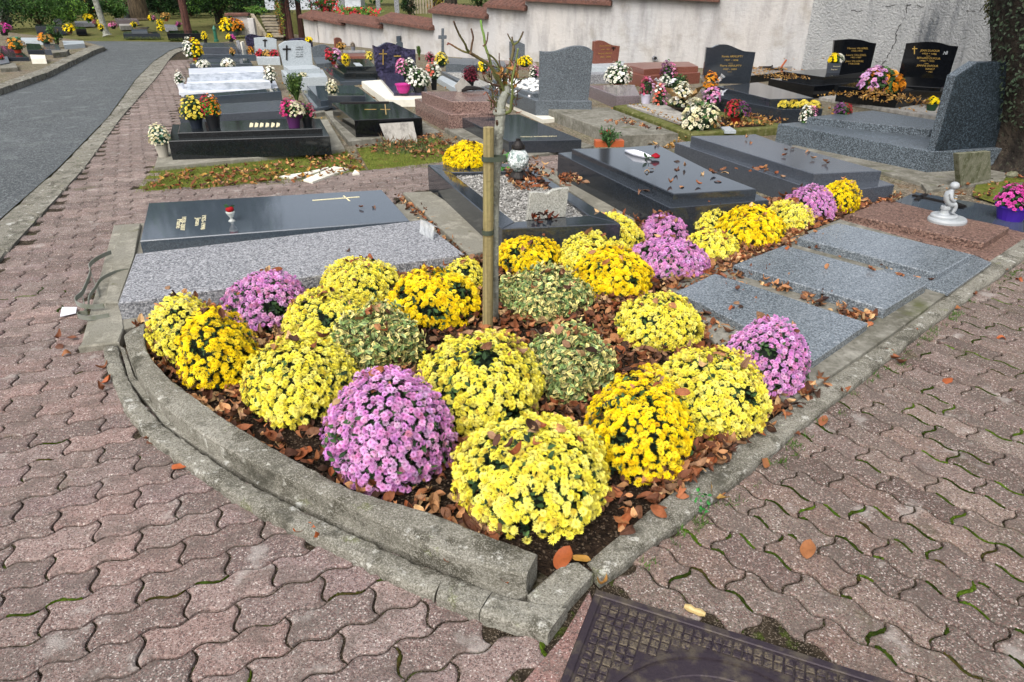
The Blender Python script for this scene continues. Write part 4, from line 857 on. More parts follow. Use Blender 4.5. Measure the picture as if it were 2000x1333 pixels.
# variegated shrubs
VT = np.ones((7, 3)); VT[[1, 2, 3, 4, 5]] = (3.9, 3.5, 2.6)
VARC = [lin(x) for x in ('46593a', '56664a', '74744e', '3f4f30', '82805a', '66664a')]
for lab, x0, x1, y0, y1 in (('cream and green variegated shrub left of centre, behind the front yellow cushions', 640, 828, 590, 735), ('cream and green variegated shrub right behind the wooden post', 962, 1160, 518, 632), ('cream and green variegated shrub in front, between yellow and golden cushions', 1022, 1205, 632, 790)):
    c, r, H = fit_dome(x0, x1, y0, y1, ZS); t = thing('variegated_shrub', lab, 'shrub', (c[0], c[1], ZS), 'variegated shrubs in the flower bed'); mb = MB()
    for ox, oy, rr, hh in ((0, 0, .86, .92), (-.45, .1, .55, .8), (.45, -.05, .55, .75), (.1, .35, .6, .98), (-.1, -.4, .6, .7)):
        foliage_ball(mb, (c[0] + ox * r, c[1] + oy * r), r * rr, H * hh, ZS, 1300, .032, VARC, (.6, 1.05), -.8, core=(ox == 0), tc=VT)
    part('foliage', mb, leaf_m, t); mb = MB()
    for _ in range(14): a = random.uniform(0, 6.28); e = np.array([c[0] + r * .8 * math.cos(a), c[1] + r * .8 * math.sin(a), ZS + H * random.uniform(.3, .9)]); tube(mb, [np.array([c[0], c[1], ZS]), (e + [c[0], c[1], ZS]) / 2 + [0, 0, .03], e], .003, 4, (.08, .06, .04))
    part('stems', mb, plain, t); BLOB.append((c[0], c[1], r * .9, H * .9, ZS))

# ================================================================== POTTED PLANTS AND BOUQUETS
def potted(label, x, yb, z0, w, h, pot=None, kinds=(), fol=('34502a', '446434', '2a4224'), ph=.35, pw=.5, n=260, cat='potted plant', name='potted_plant', group='potted flowers on the graves', shape='dome', fs=.13, fy=.0):
    b = P(x, yb, z0); s = scl(b); W = w * s; H = h * s; t = thing(name, label, cat, b, group); zp = b[2]
    if pot:
        pr = W * pw / 2; hp = H * ph; mb = MB(); col = lin(pot)
        lathe(mb, b, [(pr * .72, 0), (pr * .8, hp * .3), (pr * .97, hp * .86), (pr * 1.06, hp * .87), (pr * 1.06, hp), (pr * .93, hp), (pr * .9, hp * .9), (0, hp * .9)], 18, col); part('pot', mb, plain, t); zp = b[2] + hp * .85
    Hf = b[2] + H - zp; fc = [lin(q) for q in fol]; mb = MB(); c = (b[0], b[1])
    if shape == 'dome': foliage_ball(mb, c, W * .48, Hf, zp, n, W * .12, fc, (.6, .98), -.7)
    elif shape == 'spiky':
        for k in range(n // 3):
            a = rng.uniform(0, 6.28); rr = W / 2 * math.sqrt(rng.random()); e = np.array([b[0] + rr * math.cos(a), b[1] + rr * math.sin(a), zp + Hf * rng.uniform(.5, 1)]); m_ = (e + [b[0], b[1], zp]) / 2 + [0, 0, Hf * .05]
            tube(mb, [np.array([b[0], b[1], zp]), m_, e], [.006, .005, .002], 4, np.array(fc[k % len(fc)]))
            for q in range(7): 
                p = m_ + (e - m_) * rng.random() + rng.normal(0, .01, 3); scatter(mb, LEAF_V, LEAF_F, p[None], rots(rng.normal(0, 1, (1, 3)), np.array([rng.uniform(0, 6)])), W * .13, np.array(fc[(k + q) % len(fc)])[None])
    part('foliage', mb, leaf_m, t)
    if kinds:
        mb = MB(); m = len(kinds)
        for i, kd in enumerate(kinds):
            if m == 1: blossoms(mb, c, W / 2, Hf, zp, kd, int(n * .42), W * fs / 2, .0, -.45, True)
            else:
                a = 2 * math.pi * i / m + 2.6; blossoms(mb, (c[0] + W * .2 * math.cos(a), c[1] - W * .1 * math.sin(a)), W * .34, Hf * (1.02 - .06 * i), zp, kd, int(n * .26), W * fs / 2, .0, -.35, True)
        part('blossoms', mb, petal_m, t)
    return t
MUMCOL.update({'C': ('d86a58', 'e88870', 'e0e0dc'), 'N': ('d07aa8', 'e0a8c8', 'c86898'), 'H': ('9c3c58', 'b0506c', '843048'), 'B': ('5c1c2c', '702434', '481420'), 'K': ('d8c84c', 'e0d060', 'ccb83c'), 'V': ('70406c', '80507c', '603060'), 'E': ('d8d4b4', 'e4e0c8', 'c8c298'), 'F': ('c8307c', 'd84890', 'b82468'), 'T': ('b08a48', 'c89c58', '987238')})
PT = [
 ('yellow flowered plant in a dark blue bowl at the left end of the two-step grave', 385, 250, zD, 50, 58, '1c2430', ('K',), .36, .55),
 ('red flowers over fresh green leaves in a tall black pot', 419, 250, zD, 36, 64, '14161a', ('R', 'C', 'O'), .42, .8),
 ('pink cyclamen in a deep purple square pot at the right end of the two-step grave', 575, 249, zD, 46, 53, '4a2050', ('F', 'N', 'E'), .5, .62),
 ('purple heather in a small black pot next to the purple pot', 601, 245, zD, 34, 42, '15171c', ('V', 'H'), .4, .62),
 ('silver and white leaved plant in a pale square pot at the corner of the footing', 320, 306, zDf, 42, 62, 'a8a498', ('E',), .45, .6),
 ('white flowers in a white pot at the left foot of the white tomb', 355, 178, .0, 19, 38, 'd8dae0', ('W',), .4, .7),
 ('big bunch of white artificial flowers beside the white tomb', 530, 163, .1, 24, 34, '15171c', ('W',), .2, .25),
 ('white and orange artificial bouquet standing at the path edge', 383, 122, .0, 36, 46, 'c86a48', ('W', 'O', 'Y'), .25, .3),
 ('white chrysanthemums on the left of the flat grave behind the white tomb', 398, 132, zW, 24, 14, None, ('W',), 0, 0),
 ('white chrysanthemums in the middle of the flat grave behind the white tomb', 446, 131, zW, 27, 15, None, ('W',), 0, 0),
 ('small tawny chrysanthemum on the grey stepped grave', 455, 110, zW2, 12, 15, '2a2c26', ('T',), .3, .5),
 ('yellow and magenta pair of pots before the grey blue container', 452, 82, .0, 17, 14, '20242c', ('Y', 'M'), .35, .6),
 ('yellow flowers in a black pot near the green standpipe', 402, 85, .0, 12, 22, '1a1a1c', ('Y',), .4, .6),
 ('large mixed yellow and pink bouquet in a grey-blue tub', 457, 70, .0, 44, 32, '525c68', ('Y', 'M', 'O'), .35, .5),
 ('white flowered pot right of the grey-blue tub', 477, 64, .0, 18, 15, '18181a', ('W',), .3, .7),
 ('red and white flowers in front of the dark stone beside the small headstone', 491, 87, .0, 14, 18, '1c1c20', ('C',), .3, .6),
 ('orange ball of flowers in a navy cube pot', 492, 112, .0, 12, 20, '1a2238', ('O',), .4, .8),
 ('yellow chrysanthemum at the foot of the stairs', 527, 74, .3, 14, 8, None, ('K',), 0, 0),
 ('bright yellow chrysanthemum behind the large pale headstone', 604, 84, .2, 15, 11, '1b1b20', ('Y',), .3, .8),
 ('white heather clump in front of the large pale headstone trough', 592, 150, zT2, 16, 8, None, ('E',), 0, 0),
 ('red and pink chrysanthemum pot on the green granite tomb', 652, 126, zGr[0], 30, 31, '8c2018', ('R', 'P'), .25, .35),
 ('bright yellow chrysanthemum on the green granite tomb', 675, 117, zGr[2], 16, 12, None, ('Y',), 0, 0),
 ('green and golden shrub by the rust coloured stone', 667, 97, .1, 19, 13, '5a2c1c', ('T',), .2, .6),
 ('dry twiggy arrangement in a grey bowl by the far wall', 690, 99, .1, 13, 17, '70747c', (), .4, .7),
 ('yellow-green shrub left of the purple headstone', 722, 118, .1, 17, 17, None, ('K',), 0, 0),
 ('cream artificial rose bunch with teal ribbon in the dark planter', 650, 186, zGs, 24, 28, '1c6a5c', ('E',), .2, .4),
 ('pink lilies with a fern frond in a black vase before the purple headstone', 795, 160, zP[1], 40, 44, '18181c', ('N', 'W'), .35, .35),
 ('white chrysanthemum in a black pot on the purple slab', 819, 180, zP[1], 46, 44, '1a1c20', ('W',), .3, .55),
 ('coral and white bouquet in a tall black vase, rightmost on the purple slab', 848, 176, zP[1], 30, 50, '101214', ('C', 'W'), .5, .45),
 ('dark red barberry like plant in a black pot behind the stone book', 919, 168, .15, 32, 38, '141416', ('B',), .28, .5),
 ('yellow and red flowers in an upright pot among the bare branches', 945, 146, .1, 22, 26, '6c2c20', ('Y', 'C'), .3, .4),
 ('bright yellow chrysanthemum left of the tall speckled headstone', 1025, 131, .2, 31, 20, '17171a', ('Y',), .2, .6),
 ('green and gold shrub at the foot of the stone cross', 863, 132, .15, 26, 28, '3a4048', ('K',), .2, .5),
 ('reddish green shrub left of the stone cross', 840, 120, .1, 18, 18, None, ('H',), 0, 0),
 ('white and pink flowers tucked against the left edge of the tall headstone', 1043, 160, zHd, 18, 30, '34304c', ('W', 'N'), .3, .6),
 ('round white chrysanthemum ball in a terracotta pot in front of the red grave', 1206, 170, .05, 53, 44, '8a4426', ('W',), .22, .36),
 ('pink and golden two-coloured chrysanthemum dome on the black grave', 1716, 176, zDu[1], 84, 42, None, ('P', 'O', 'O'), 0, 0),
 ('yellow flowers in a green pot behind the massive headstone', 1818, 216, .1, 24, 26, '2c4a34', ('Y',), .5, .9),
 ('white and yellow bunch above the blue-grey photo plaque', 1632, 122, zV[1] + .22, 30, 16, None, ('Y', 'W'), 0, 0),
 ('magenta cyclamen in a violet-blue oval bowl at the right edge', 1972, 428, zBk, 76, 68, '3a1c8c', ('M', 'F'), .42, .8),
 ('small pot of red and gold flowers with a lime plume', 1436, 240, .06, 46, 44, '7c2018', ('R', 'T', 'V'), .35, .5),
 ('pink heather wrapped in clear plastic, leftmost of the bouquets', 1261, 202, .08, 28, 50, 'b8b4c4', ('H', 'P'), .35, .8),
 ('pale pink rose bunch beside the wrapped heather', 1288, 205, .08, 26, 42, None, ('C', 'N'), .0, 0),
 ('great heap of cream lilies in front of the wrapped bouquets', 1364, 250, .08, 72, 52, None, ('E', 'W', 'E'), 0, 0),
 ('tall purple dahlia plant behind the white wrapping', 1303, 170, .06, 36, 50, None, ('V', 'N'), 0, 0),
 ('leafy green foliage plant behind the paper wrapped bouquet', 1326, 172, .06, 38, 26, None, (), 0, 0),
 ('pale grey chrysanthemum spray hanging over the corner of the massive grave', 1577, 240, zG7a, 34, 34, None, ('W', 'N'), 0, 0),
 ('small purple and rust artificial flowers on the leaf-covered massive grave', 1645, 222, zG7, 36, 20, None, ('V', 'R'), 0, 0),
]
for lab, x, yb, z0, w_, h_, pc, kd, ph_, pw_ in PT:
    fol = ('34502a', '446434', '2a4224')
    if 'barberry' in lab: fol = ('4a1c24', '5c2430', '38161c')
    if 'silver' in lab: fol = ('5c8a6c', 'a8bcb0', '3c6c50')
    if 'dry' in lab: fol = ('7c6c58', '8c8070')
    if 'fresh green' in lab: fol = ('4c8428', '5c9430', '3a6a24')
    potted(lab, x, yb, z0, w_, h_, pc, kd, fol, ph_, pw_, n=300 if w_ > 30 else 160, group=None, fs=.15 if w_ > 30 else .24)
t = potted('terracotta trough with small red roses at the back edge of the black stepped grave', 1189, 288, .12, 44, 38, None, (), ('2f4a28', '3c5c30'), 0, 0, n=90, group=None, shape='spiky')
b = P(1189, 286, .12); mb = MB(); box(mb, b, 56 * scl(b), .1, .07, .05, .006, lin('a5542f')); part('trough', mb, plain, t)
mb = MB(); q = np.array([PY(x, y, b[1]) for x, y in ((1175, 261), (1188, 256), (1180, 263), (1190, 262))]); scatter(mb, *FT_LOW[0][:2], q, rots(np.array([[0, -.6, 1.]] * 4), np.zeros(4)), .026, np.array([lin('b01828')] * 4)); scatter(mb, *FT_LOW[1][:2], q + [0, -.004, .006], rots(np.array([[0, -.6, 1.]] * 4), np.ones(4)), .018, np.array([lin('8c1020')] * 4)); part('roses', mb, petal_m, t)
for lab, x, yb, z0, w_, h_ in (('upright dark green boxwood with red berries in front of the grey flat grave', 582, 212, .02, 34, 66), ('tiny green conifer in a brown pot right of the purple headstone', 819, 118, .15, 9, 26)):
    potted(lab, x, yb, z0, w_, h_, '5a3020', (), ('3c5426', '4a6430', '2c401c', '5c7034'), .2, .5, n=420, group=None, shape='spiky', cat='shrub', name='shrub')
for lab, x, yb, w_, h_, z_ in (('row of yellow artificial blooms at the foot of the navy leaf-covered grave', 1560, 210, 82, 14, zA_[0]),):
    b = P(x, yb, z_); t = thing('flower_row', lab, 'artificial flowers', b)
    for nm_, kd in (('foliage', None), ('blossoms', 'K')):
        mb = MB()
        for i in range(4):
            c = b + np.array([(i - 1.5) * 20 * scl(b), .0, 0]); rr = 11 * scl(b)
            if kd: blossoms(mb, c[:2], rr, .09, z_, 'K', 40, rr * .35, 0, -.2, True)
            else: foliage_ball(mb, c[:2], rr * 1.1, .07, z_, 40, rr * .5)
        part(nm_, mb, petal_m if kd else leaf_m, t)
b = P(522, 110, zT); t = thing('flower_row', 'red flowers in the trough of the small bench grave', 'artificial flowers', b)
for nm_, kd in (('foliage', None), ('blossoms', 'R')):
    mb = MB()
    for i in (-1, 0, 1):
        c = b + np.array([i * 14 * scl(b), 0, 0]); rr = 8 * scl(b)
        if kd: blossoms(mb, c[:2], rr, rr * 1.5, zT, 'R' if i else 'T', 40, rr * .35, 0, -.2, True)
        else: foliage_ball(mb, c[:2], rr * 1.1, rr * 1.2, zT, 40, rr * .5)
    part(nm_, mb, petal_m if kd else leaf_m, t)
# magenta bowl
b = P(788, 182, zP[1]); mb = MB(); s = scl(b); lathe(mb, b, [(8 * s, 0), (12 * s, 6 * s), (14 * s, 14 * s), (15.5 * s, 15 * s), (15.5 * s, 17 * s), (13.5 * s, 17 * s), (0, 14 * s)], 20, lin('b0207c')); single('flower_bowl', mb, plain, 'bright magenta plastic bowl standing on the purple slab', 'bowl')
# wrapped bouquets
def wrap(label, x, yb, z0, w_, h_, mat, col, inner=('E', 'W')):
    b = P(x, yb, z0); s = scl(b); W, H = w_ * s / 2, h_ * s; t = thing('wrapped_bouquet', label, 'bouquet', b, None); mb = MB(); n = 22; V = []; F = []
    for i in range(6):
        f = i / 5; r = W * (.18 + .82 * f ** 1.1)
        for k in range(n):
            a = 2 * math.pi * k / n; rr = r * (1 + .16 * f * (1 if k % 2 else -1) * random.uniform(.5, 1.4)); V.append((b[0] + rr * math.cos(a), b[1] + rr * math.sin(a) * .7 - f * W * .5, z0 + H * (.15 + .8 * f) * random.uniform(.85, 1.1) * (1 - .35 * math.cos(a + 1.6) ** 2 * f)))
    for i in range(5):
        for k in range(n): F.append([i * n + k, i * n + (k + 1) % n, (i + 1) * n + (k + 1) % n, (i + 1) * n + k])
    mb.add(V, F, vary(lin(col), len(V), .1, .02)); part('wrapping', mb, mat, t, True)
    mb = MB(); c = (b[0], b[1] - W * .3); foliage_ball(mb, c, W * .62, H * .85, z0 + .05, 140, W * .24); part('foliage', mb, leaf_m, t)
    mb = MB()
    for kd in inner: blossoms(mb, c, W * .7, H * .95, z0 + .05, kd, 60, W * .14, .1, -.2, True)
    part('blossoms', mb, petal_m, t)
wrap('bouquet of white flowers in crumpled brown paper', 1327, 214, .08, 62, 46, plain, 'b08a58')
wrap('bouquet in clear plastic with an orange bow, at the navy grave corner', 1384, 182, .1, 42, 36, clear, 'e0dcd8', ('O', 'O'))
wrap('mauve bouquet in crinkled clear plastic above the cream lilies', 1386, 208, .1, 46, 34, clear, 'e0d8e4', ('N', 'P'))
wrap('bouquet shrouded in white tissue, top left of the heap', 1296, 176, .1, 40, 24, plain, 'd8dae0', ('W',))
# glass lantern
b = P(1012, 346, zG4); s = scl(b); t = thing('glass_lantern', 'round mirrored glass grave lantern with black foot and black cap on the gravel grave', 'lantern', b)
mb = MB(); lathe(mb, b, [(19 * s, 0), (18 * s, 3 * s), (11 * s, 11 * s), (11 * s, 13 * s), (0, 13 * s)], 18); part('foot', mb, darkmetal, t)
mb = MB(); n = 26; lathe(mb, b, [(9 * s, 12 * s)] + [(21 * s * math.sin(math.pi * (.14 + .72 * k / 12)), (34 - 22 * math.cos(math.pi * (.14 + .72 * k / 12))) * s) for k in range(13)] + [(10 * s, 56 * s)], n); V = np.concatenate(mb.V); part('globe', mb, M('mirror_glass', 'd4dedb', [('v', 45, .4, .5, '6c8a82', .7), ('v', 60, .65, .7, 'f4faf8', .9)], .15, metal=.4, spec=.8, bump=[(70, 1, .03)]), t)
mb = MB(); lathe(mb, b, [(12 * s, 54 * s), (13 * s, 57 * s), (12 * s, 62 * s), (7 * s, 68 * s), (4.5 * s, 70 * s), (4.5 * s, 73 * s), (0, 74 * s)], 18); part('cap', mb, darkmetal, t)
mb = MB(); foliage_ball(mb, P(984, 334, zG4 - .03)[:2], .11, .14, zG4 - .03, 50, .07, [lin('3c7030'), lin('4c8038')], core=False); single('green_plant', mb, leaf_m, 'fresh green leafy plant between the wooden post and the glass lantern', 'plant')
# book shaped grey plaque on the gravel grave
t = thing('open_book_plaque', 'grey granite open book plaque standing on the front rim of the gravel grave', 'plaque', P(1070, 428, zG4)); stone(t, 'book', M('granite_book', '9a9a92', [('v', 150, .6, .7, '6f6f68', .7), ('v', 180, .75, .8, 'b9b9b0', .7)], .6), [(1029, 430), (1036, 378), (1048, 376), (1058, 377), (1068, 379), (1073, 377), (1082, 371), (1095, 369), (1112, 368), (1105, 423)], zG4 - .02, .035, smooth=0)
mb = MB(); foliage_ball(mb, P(1065, 432, zG4)[:2], .09, .05, zG4, 40, .05, [lin('6c3418'), lin('2a1c18'), lin('4c2418')], core=False, squash=.35); single('dried_flower', mb, leaf_m, 'dried brown flower remains at the foot of the grey book plaque', 'dried flowers')
# rose vase on the dark slab
b = P(453, 432, zG1); s = scl(b); t = thing('rose_vase', 'small glass vase with one red rose standing on the dark polished slab', 'vase', b)
mb = MB(); lathe(mb, b, [(7 * s, 0), (6 * s, 1.5 * s), (2.4 * s, 4 * s), (2.4 * s, 7 * s), (6 * s, 12 * s), (8.5 * s, 17 * s), (8.5 * s, 19 * s)], 16); part('glass', mb, M('vase_glass', 'dfe4de', (), .1, trans=.5), t, True)
mb = MB(); lathe(mb, b + [0, 0, 17 * s], [(0, 0), (6 * s, 2 * s), (8 * s, 6 * s), (6.5 * s, 10 * s), (3 * s, 11 * s), (0, 9 * s)], 12, lin('8c1018')); part('rose', mb, petal_m, t, True)
mb = MB(); scatter(mb, LEAF_V, LEAF_F, np.tile(b + [0, 0, 26 * s], (6, 1)), rots(rng.normal(0, .6, (6, 3)) + [0, -.5, .6], rng.uniform(0, 6, 6)), 12 * s, vary(lin('2c5030'), 6)); part('leaf', mb, leaf_m, t)
# cut rose on the black slab
b = P(1280, 312, zG5); s = scl(b); t = thing('cut_rose', 'single dark red rose wrapped in white paper lying on the black stepped grave', 'rose', b)
mb = MB()
for k in range(3): lathe(mb, b + [0, 0, .012 + .006 * k], [(0, 0), (8 * s, 1 * s), ((9 - 2 * k) * s, 5 * s), ((6 - 2 * k) * s, 7 * s), (0, 6 * s)], 9, lin('8c1020') * (1 - .1 * k), rot=k)
part('bloom', mb, petal_m, t, True)
mb = MB(); tube(mb, [P(x, y, zG5 + h) for x, y, h in ((1222, 295, .012), (1240, 299, .022), (1258, 304, .02), (1272, 308, .016))], [.012, .03, .026, .012], 8, lin('d4d4da')); part('wrapping', mb, paper, t, True)
mb = MB(); scatter(mb, LEAF_V, LEAF_F, np.array([P(1265, 309, zG5 + .02)] * 5), rots(rng.normal(0, .6, (5, 3)) + [0, 0, .8], rng.uniform(0, 6, 5)), .06, vary(lin('3a5038'), 5)); part('leaf', mb, leaf_m, t)
# clear stand at the right end of the rough slab
b = P(847, 468, zG2); mb = MB(); A, B = P(819, 455, zG2), P(846, 470, zG2); d_ = np.array([0, 0, .09]); mb.add([A, B, B + d_ + [.01, .03, 0], A + d_ + [.01, .03, 0]], [[0, 1, 2, 3]]); mb.add([A + d_ + [.01, .03, 0], B + d_ + [.01, .03, 0], B + d_ * .7 + [.05, .07, 0], A + d_ * .7 + [.05, .07, 0]], [[0, 1, 2, 3]])
single('plastic_stand', mb, clear, 'clear bent acrylic card stand on the right end of the rough grey slab', 'card stand')

# ================================================================== POST, ROSE TREE, SMALL THINGS NEAR THE CAMERA
b = P(952, 648, ZS); s = scl(b); Yp = b[1]; t = thing('wooden_post', 'weathered round wooden tree stake with two dark straps in the middle of the flower bed', 'post', b)
mb = MB(); top = PY(954, 249, Yp); n = 20; rr = 10.2 * s; V = []; F = []; lv = 14
for i in range(lv):
    f = i / (lv - 1); c = (b - [0, 0, .05]) * (1 - f) + top * f
    for k in range(n):
        a = 2 * math.pi * k / n; q = rr * (1 - .1 * f) * (1 + .03 * math.sin(3 * a + 1) + .012 * math.sin(9 * a)); V.append(c + [q * math.cos(a), q * math.sin(a) * .9, 0])
for i in range(lv - 1):
    for k in range(n): F.append([i * n + k, i * n + (k + 1) % n, (i + 1) * n + (k + 1) % n, (i + 1) * n + k])
F.append([(lv - 1) * n + k for k in range(n)]); mb.add(V, F); part('pole', mb, post_m, t)
for y, x1 in ((310, 977), (453, 966)):
    mb = MB(); c = PY(953, y, Yp); e = PY(x1, y, Yp + .03); V = []; n = 24; w_ = .012
    L = np.linalg.norm(e - c) if x1 > 970 else 0
    for k in range(n):
        a = 2 * math.pi * k / n; q = rr * 1.08; x, yy = q * math.cos(a), q * math.sin(a)
        if L and math.cos(a) > 0: x += L; x = min(x, L + .022); yy *= .75
        V += [c + [x, yy, -w_], c + [x, yy, w_]]
    mb.add(V, [[2 * k, 2 * ((k + 1) % n), 2 * ((k + 1) % n) + 1, 2 * k + 1] for k in range(n)]); part('strap', mb, M('strap_%d' % y, '3b4438', (), .7), t)
t = thing('rose_tree', 'bare pruned standard rose tree tied to the wooden post', 'tree', P(966, 640, ZS)); Yt = Yp + .055
def Q(x, y, dy=0): return PY(x, y, Yt + dy)
def smooth_path(pts, k=4):
    pts = [np.asarray(p) for p in pts]; o = []
    for i in range(len(pts) - 1):
        p0, p1, p2, p3 = pts[max(0, i - 1)], pts[i], pts[i + 1], pts[min(len(pts) - 1, i + 2)]
        for tt in np.linspace(0, 1, k, endpoint=False): o.append(.5 * (2 * p1 + (p2 - p0) * tt + (2 * p0 - 5 * p1 + 4 * p2 - p3) * tt ** 2 + (3 * p1 - p0 - 3 * p2 + p3) * tt ** 3))
    return o + [pts[-1]]
mb = MB(); pts = smooth_path([P(968, 640, ZS - .02) + [0, .05, 0], Q(968, 560), Q(967, 460), Q(968, 380), Q(971, 320), Q(974, 270), Q(977, 232), Q(977, 214)]); m = len(pts)
tube(mb, pts, [(5.5 + 4.2 * (i / m)) * s * (1 + .06 * math.sin(i * 2.1)) for i in range(m)], 12)
tube(mb, smooth_path([Q(975, 226), Q(976, 214), Q(980, 200), Q(985, 188), Q(991, 178), Q(988, 168)]), [9 * s, 11 * s, 12 * s, 11.5 * s, 9 * s, 8 * s, 8 * s, 8.5 * s, 8 * s, 7.5 * s, 7.5 * s, 7 * s, 7 * s, 7 * s, 7 * s, 6.5 * s, 6 * s, 6 * s, 5.5 * s, 5 * s, 4 * s][:21], 10); part('trunk', mb, bark_pale, t, True)
mb = MB(); GC = lin('5c6434'); BC = lin('5a4630'); GG = lin('5c8434'); DK = lin('4a3428')
def br(pts, r0, r1, c0=BC, c1=None, dy=0):
    W = smooth_path([Q(x, y, dy * i / len(pts)) for i, (x, y) in enumerate(pts)], 4); m = len(W); c1 = c0 if c1 is None else c1
    rad = [(r0 + (r1 - r0) * i / (m - 1)) * s * (1 + .12 * math.sin(i * 3.3)) for i in range(m)]
    cc = np.repeat([c0 * (1 - i / (m - 1)) + c1 * i / (m - 1) for i in range(m)], 7, 0); tube(mb, W, [q * .72 for q in rad], 7, cc)
br([(986, 182), (975, 155), (958, 130), (940, 117), (925, 108), (918, 104)], 4.2, 3.4, GC, BC, -.12)
br([(919, 105), (912, 97), (909, 88), (898, 70), (891, 55), (886, 42)], 3, 2, GC, DK, -.1); br([(919, 105), (922, 85), (924, 73), (920, 56)], 2.6, 1.9, BC, DK, 0)
br([(918, 104), (905, 101), (890, 93), (878, 86), (873, 88)], 2.6, 1.6, GC, lin('6c2a28')); br([(877, 85), (874, 84)], 1.5, 1.2, lin('6c2a28'))
br([(982, 196), (975, 165), (962, 140), (955, 112), (948, 92), (945, 70), (941, 55), (939, 40)], 4, 2.6, BC, GG, .15)
br([(943, 91), (949, 86), (952, 75), (953, 63)], 2, 1.3, BC, DK); br([(951, 104), (968, 118), (982, 150), (985, 180)], 2, 2.6, GC, BC, .1)
br([(990, 176), (988, 150), (995, 130), (1001, 108), (1003, 90), (1002, 86)], 4, 3, GC, BC, .1); br([(1003, 88), (996, 76), (991, 66)], 2.2, 1.3, GC, DK); br([(1002, 87), (1000, 72)], 2.2, 1.8, GC, DK)
br([(1003, 88), (1012, 82), (1018, 72), (1022, 62)], 2.4, 1.9, GC, DK)
br([(982, 222), (996, 218), (999, 200), (1001, 180), (1000, 160), (1008, 120), (1012, 95)], 4.2, 2, GC, lin('74804a'), -.1)
br([(978, 214), (962, 200), (955, 190), (950, 180), (944, 186)], 2, 1, BC, lin('8a5040'), -.05); br([(990, 172), (975, 168), (958, 163), (948, 158), (944, 148)], 2.2, 1.2, DK, DK, -.08)
br([(992, 170), (1004, 168), (1012, 162), (1020, 155), (1025, 150)], 2.6, 1.1, BC, DK); br([(980, 206), (988, 190), (993, 176), (995, 150), (998, 120), (1006, 96)], 1.8, 1.2, DK, DK, .12)
br([(986, 150), (976, 125), (975, 104)], 1.6, 1, BC, DK); br([(978, 222), (968, 206), (963, 190), (960, 172)], 2.4, 1.4, GC, BC, -.06); br([(973, 232), (970, 222), (968, 215)], 3, 2, DK, BC, -.05); br([(975, 240), (972, 246), (970, 236)], 4, 3, DK, DK, -.04)
for k in range(80):
    x, y = random.uniform(955, 1012), random.uniform(130, 222); a = random.uniform(-2.9, -.2); l = random.uniform(8, 24)
    br([(x, y), (x + l * .5 * math.cos(a) + random.uniform(-2, 2), y + l * .5 * math.sin(a)), (x + l * math.cos(a), y + l * math.sin(a))], 1.5, .7, random.choice([BC, DK, GC, lin('8c5840')]), None, random.uniform(-.15, .15))
part('branches', mb, bark_green, t, True)
mb = MB(); pos = np.array([Q(random.uniform(975, 1010), random.uniform(135, 180), random.uniform(-.05, .05)) for _ in range(18)]); dead_leaves(mb, pos, .035, .9, [lin('a07038'), lin('b88850')]); part('dry_leaves', mb, dead_m, t)

# seated white figure
bz = P(1849, 433, zBr); s = scl(bz); t = thing('statuette', 'small white seated child figure on an oval base, head bent, on the brown slab', 'statuette', bz); 
mb = MB(); lathe(mb, bz, [(35 * s, 0), (35.5 * s, 4 * s), (34 * s, 7 * s), (32 * s, 8.5 * s), (0, 8.5 * s)], 32, sy=.86); part('base', mb, whitecer, t)
mb = MB(); lathe(mb, bz + [-7 * s, 2 * s, 0], [(25 * s, 5 * s), (25 * s, 12 * s), (23 * s, 14.5 * s), (21 * s, 15 * s), (0, 14.5 * s)], 28, sy=.85); part('base_step', mb, whitecer, t)
mb = MB(); lathe(mb, bz + [-9 * s, 1 * s, 14 * s], [(11 * s, 0), (8 * s, 3 * s), (7 * s, 9 * s), (9 * s, 11 * s), (9 * s, 16 * s), (8 * s, 17 * s), (0, 17 * s)], 10); part('stump', mb, whitecer, t)
def skinmesh(verts, edges, rad, scale, org, sub=2):
    me = bpy.data.meshes.new('sk'); me.from_pydata([Vector(v) * scale for v in verts], edges, []); ob = bpy.data.objects.new('sk', me); C.objects.link(ob)
    md = ob.modifiers.new('s', 'SKIN'); md.use_smooth_shade = True; sv = me.skin_vertices[0].data
    for i, r in enumerate(rad): sv[i].radius = (r * scale, r * scale); sv[i].use_root = (i == 0)
    m2 = ob.modifiers.new('u', 'SUBSURF'); m2.levels = sub; m2.render_levels = sub
    dg = bpy.context.evaluated_depsgraph_get(); out = bpy.data.meshes.new_from_object(ob.evaluated_get(dg)); bpy.data.objects.remove(ob)
    return out
bv_ = [(-9, 0, 36), (-12, 0, 43), (-13, 0, 50), (-11, 0, 57), (-8, 0, 61), (-6, 0, 66), (-4, 0, 71), (-1, 0, 73),
       (-4, -4, 35), (4, -6, 36), (5, -6, 27), (2, -6, 19), (6, -7, 17.5), (-4, 4, 35), (3, 6, 36), (4, 6, 27), (1, 6, 19), (5, 7, 17.5),
       (-11, -6, 56), (-10, -9, 48), (-4, -9, 42.5), (2, -4, 44), (-11, 6, 56), (-9, 9, 48), (-3, 8, 43), (2, 3, 45)]
be_ = [(0, 1), (1, 2), (2, 3), (3, 4), (4, 5), (5, 6), (6, 7), (0, 8), (8, 9), (9, 10), (10, 11), (11, 12), (0, 13), (13, 14), (14, 15), (15, 16), (16, 17), (3, 18), (18, 19), (19, 20), (20, 21), (3, 22), (22, 23), (23, 24), (24, 25)]
br_ = [7.6, 7.2, 7.4, 7.0, 3.6, 4.8, 7.4, 6.4, 6.4, 5.4, 4.4, 3.2, 2.6, 6.4, 5.4, 4.4, 3.2, 2.6, 4.0, 3.7, 3.2, 2.8, 4.0, 3.7, 3.2, 2.8]
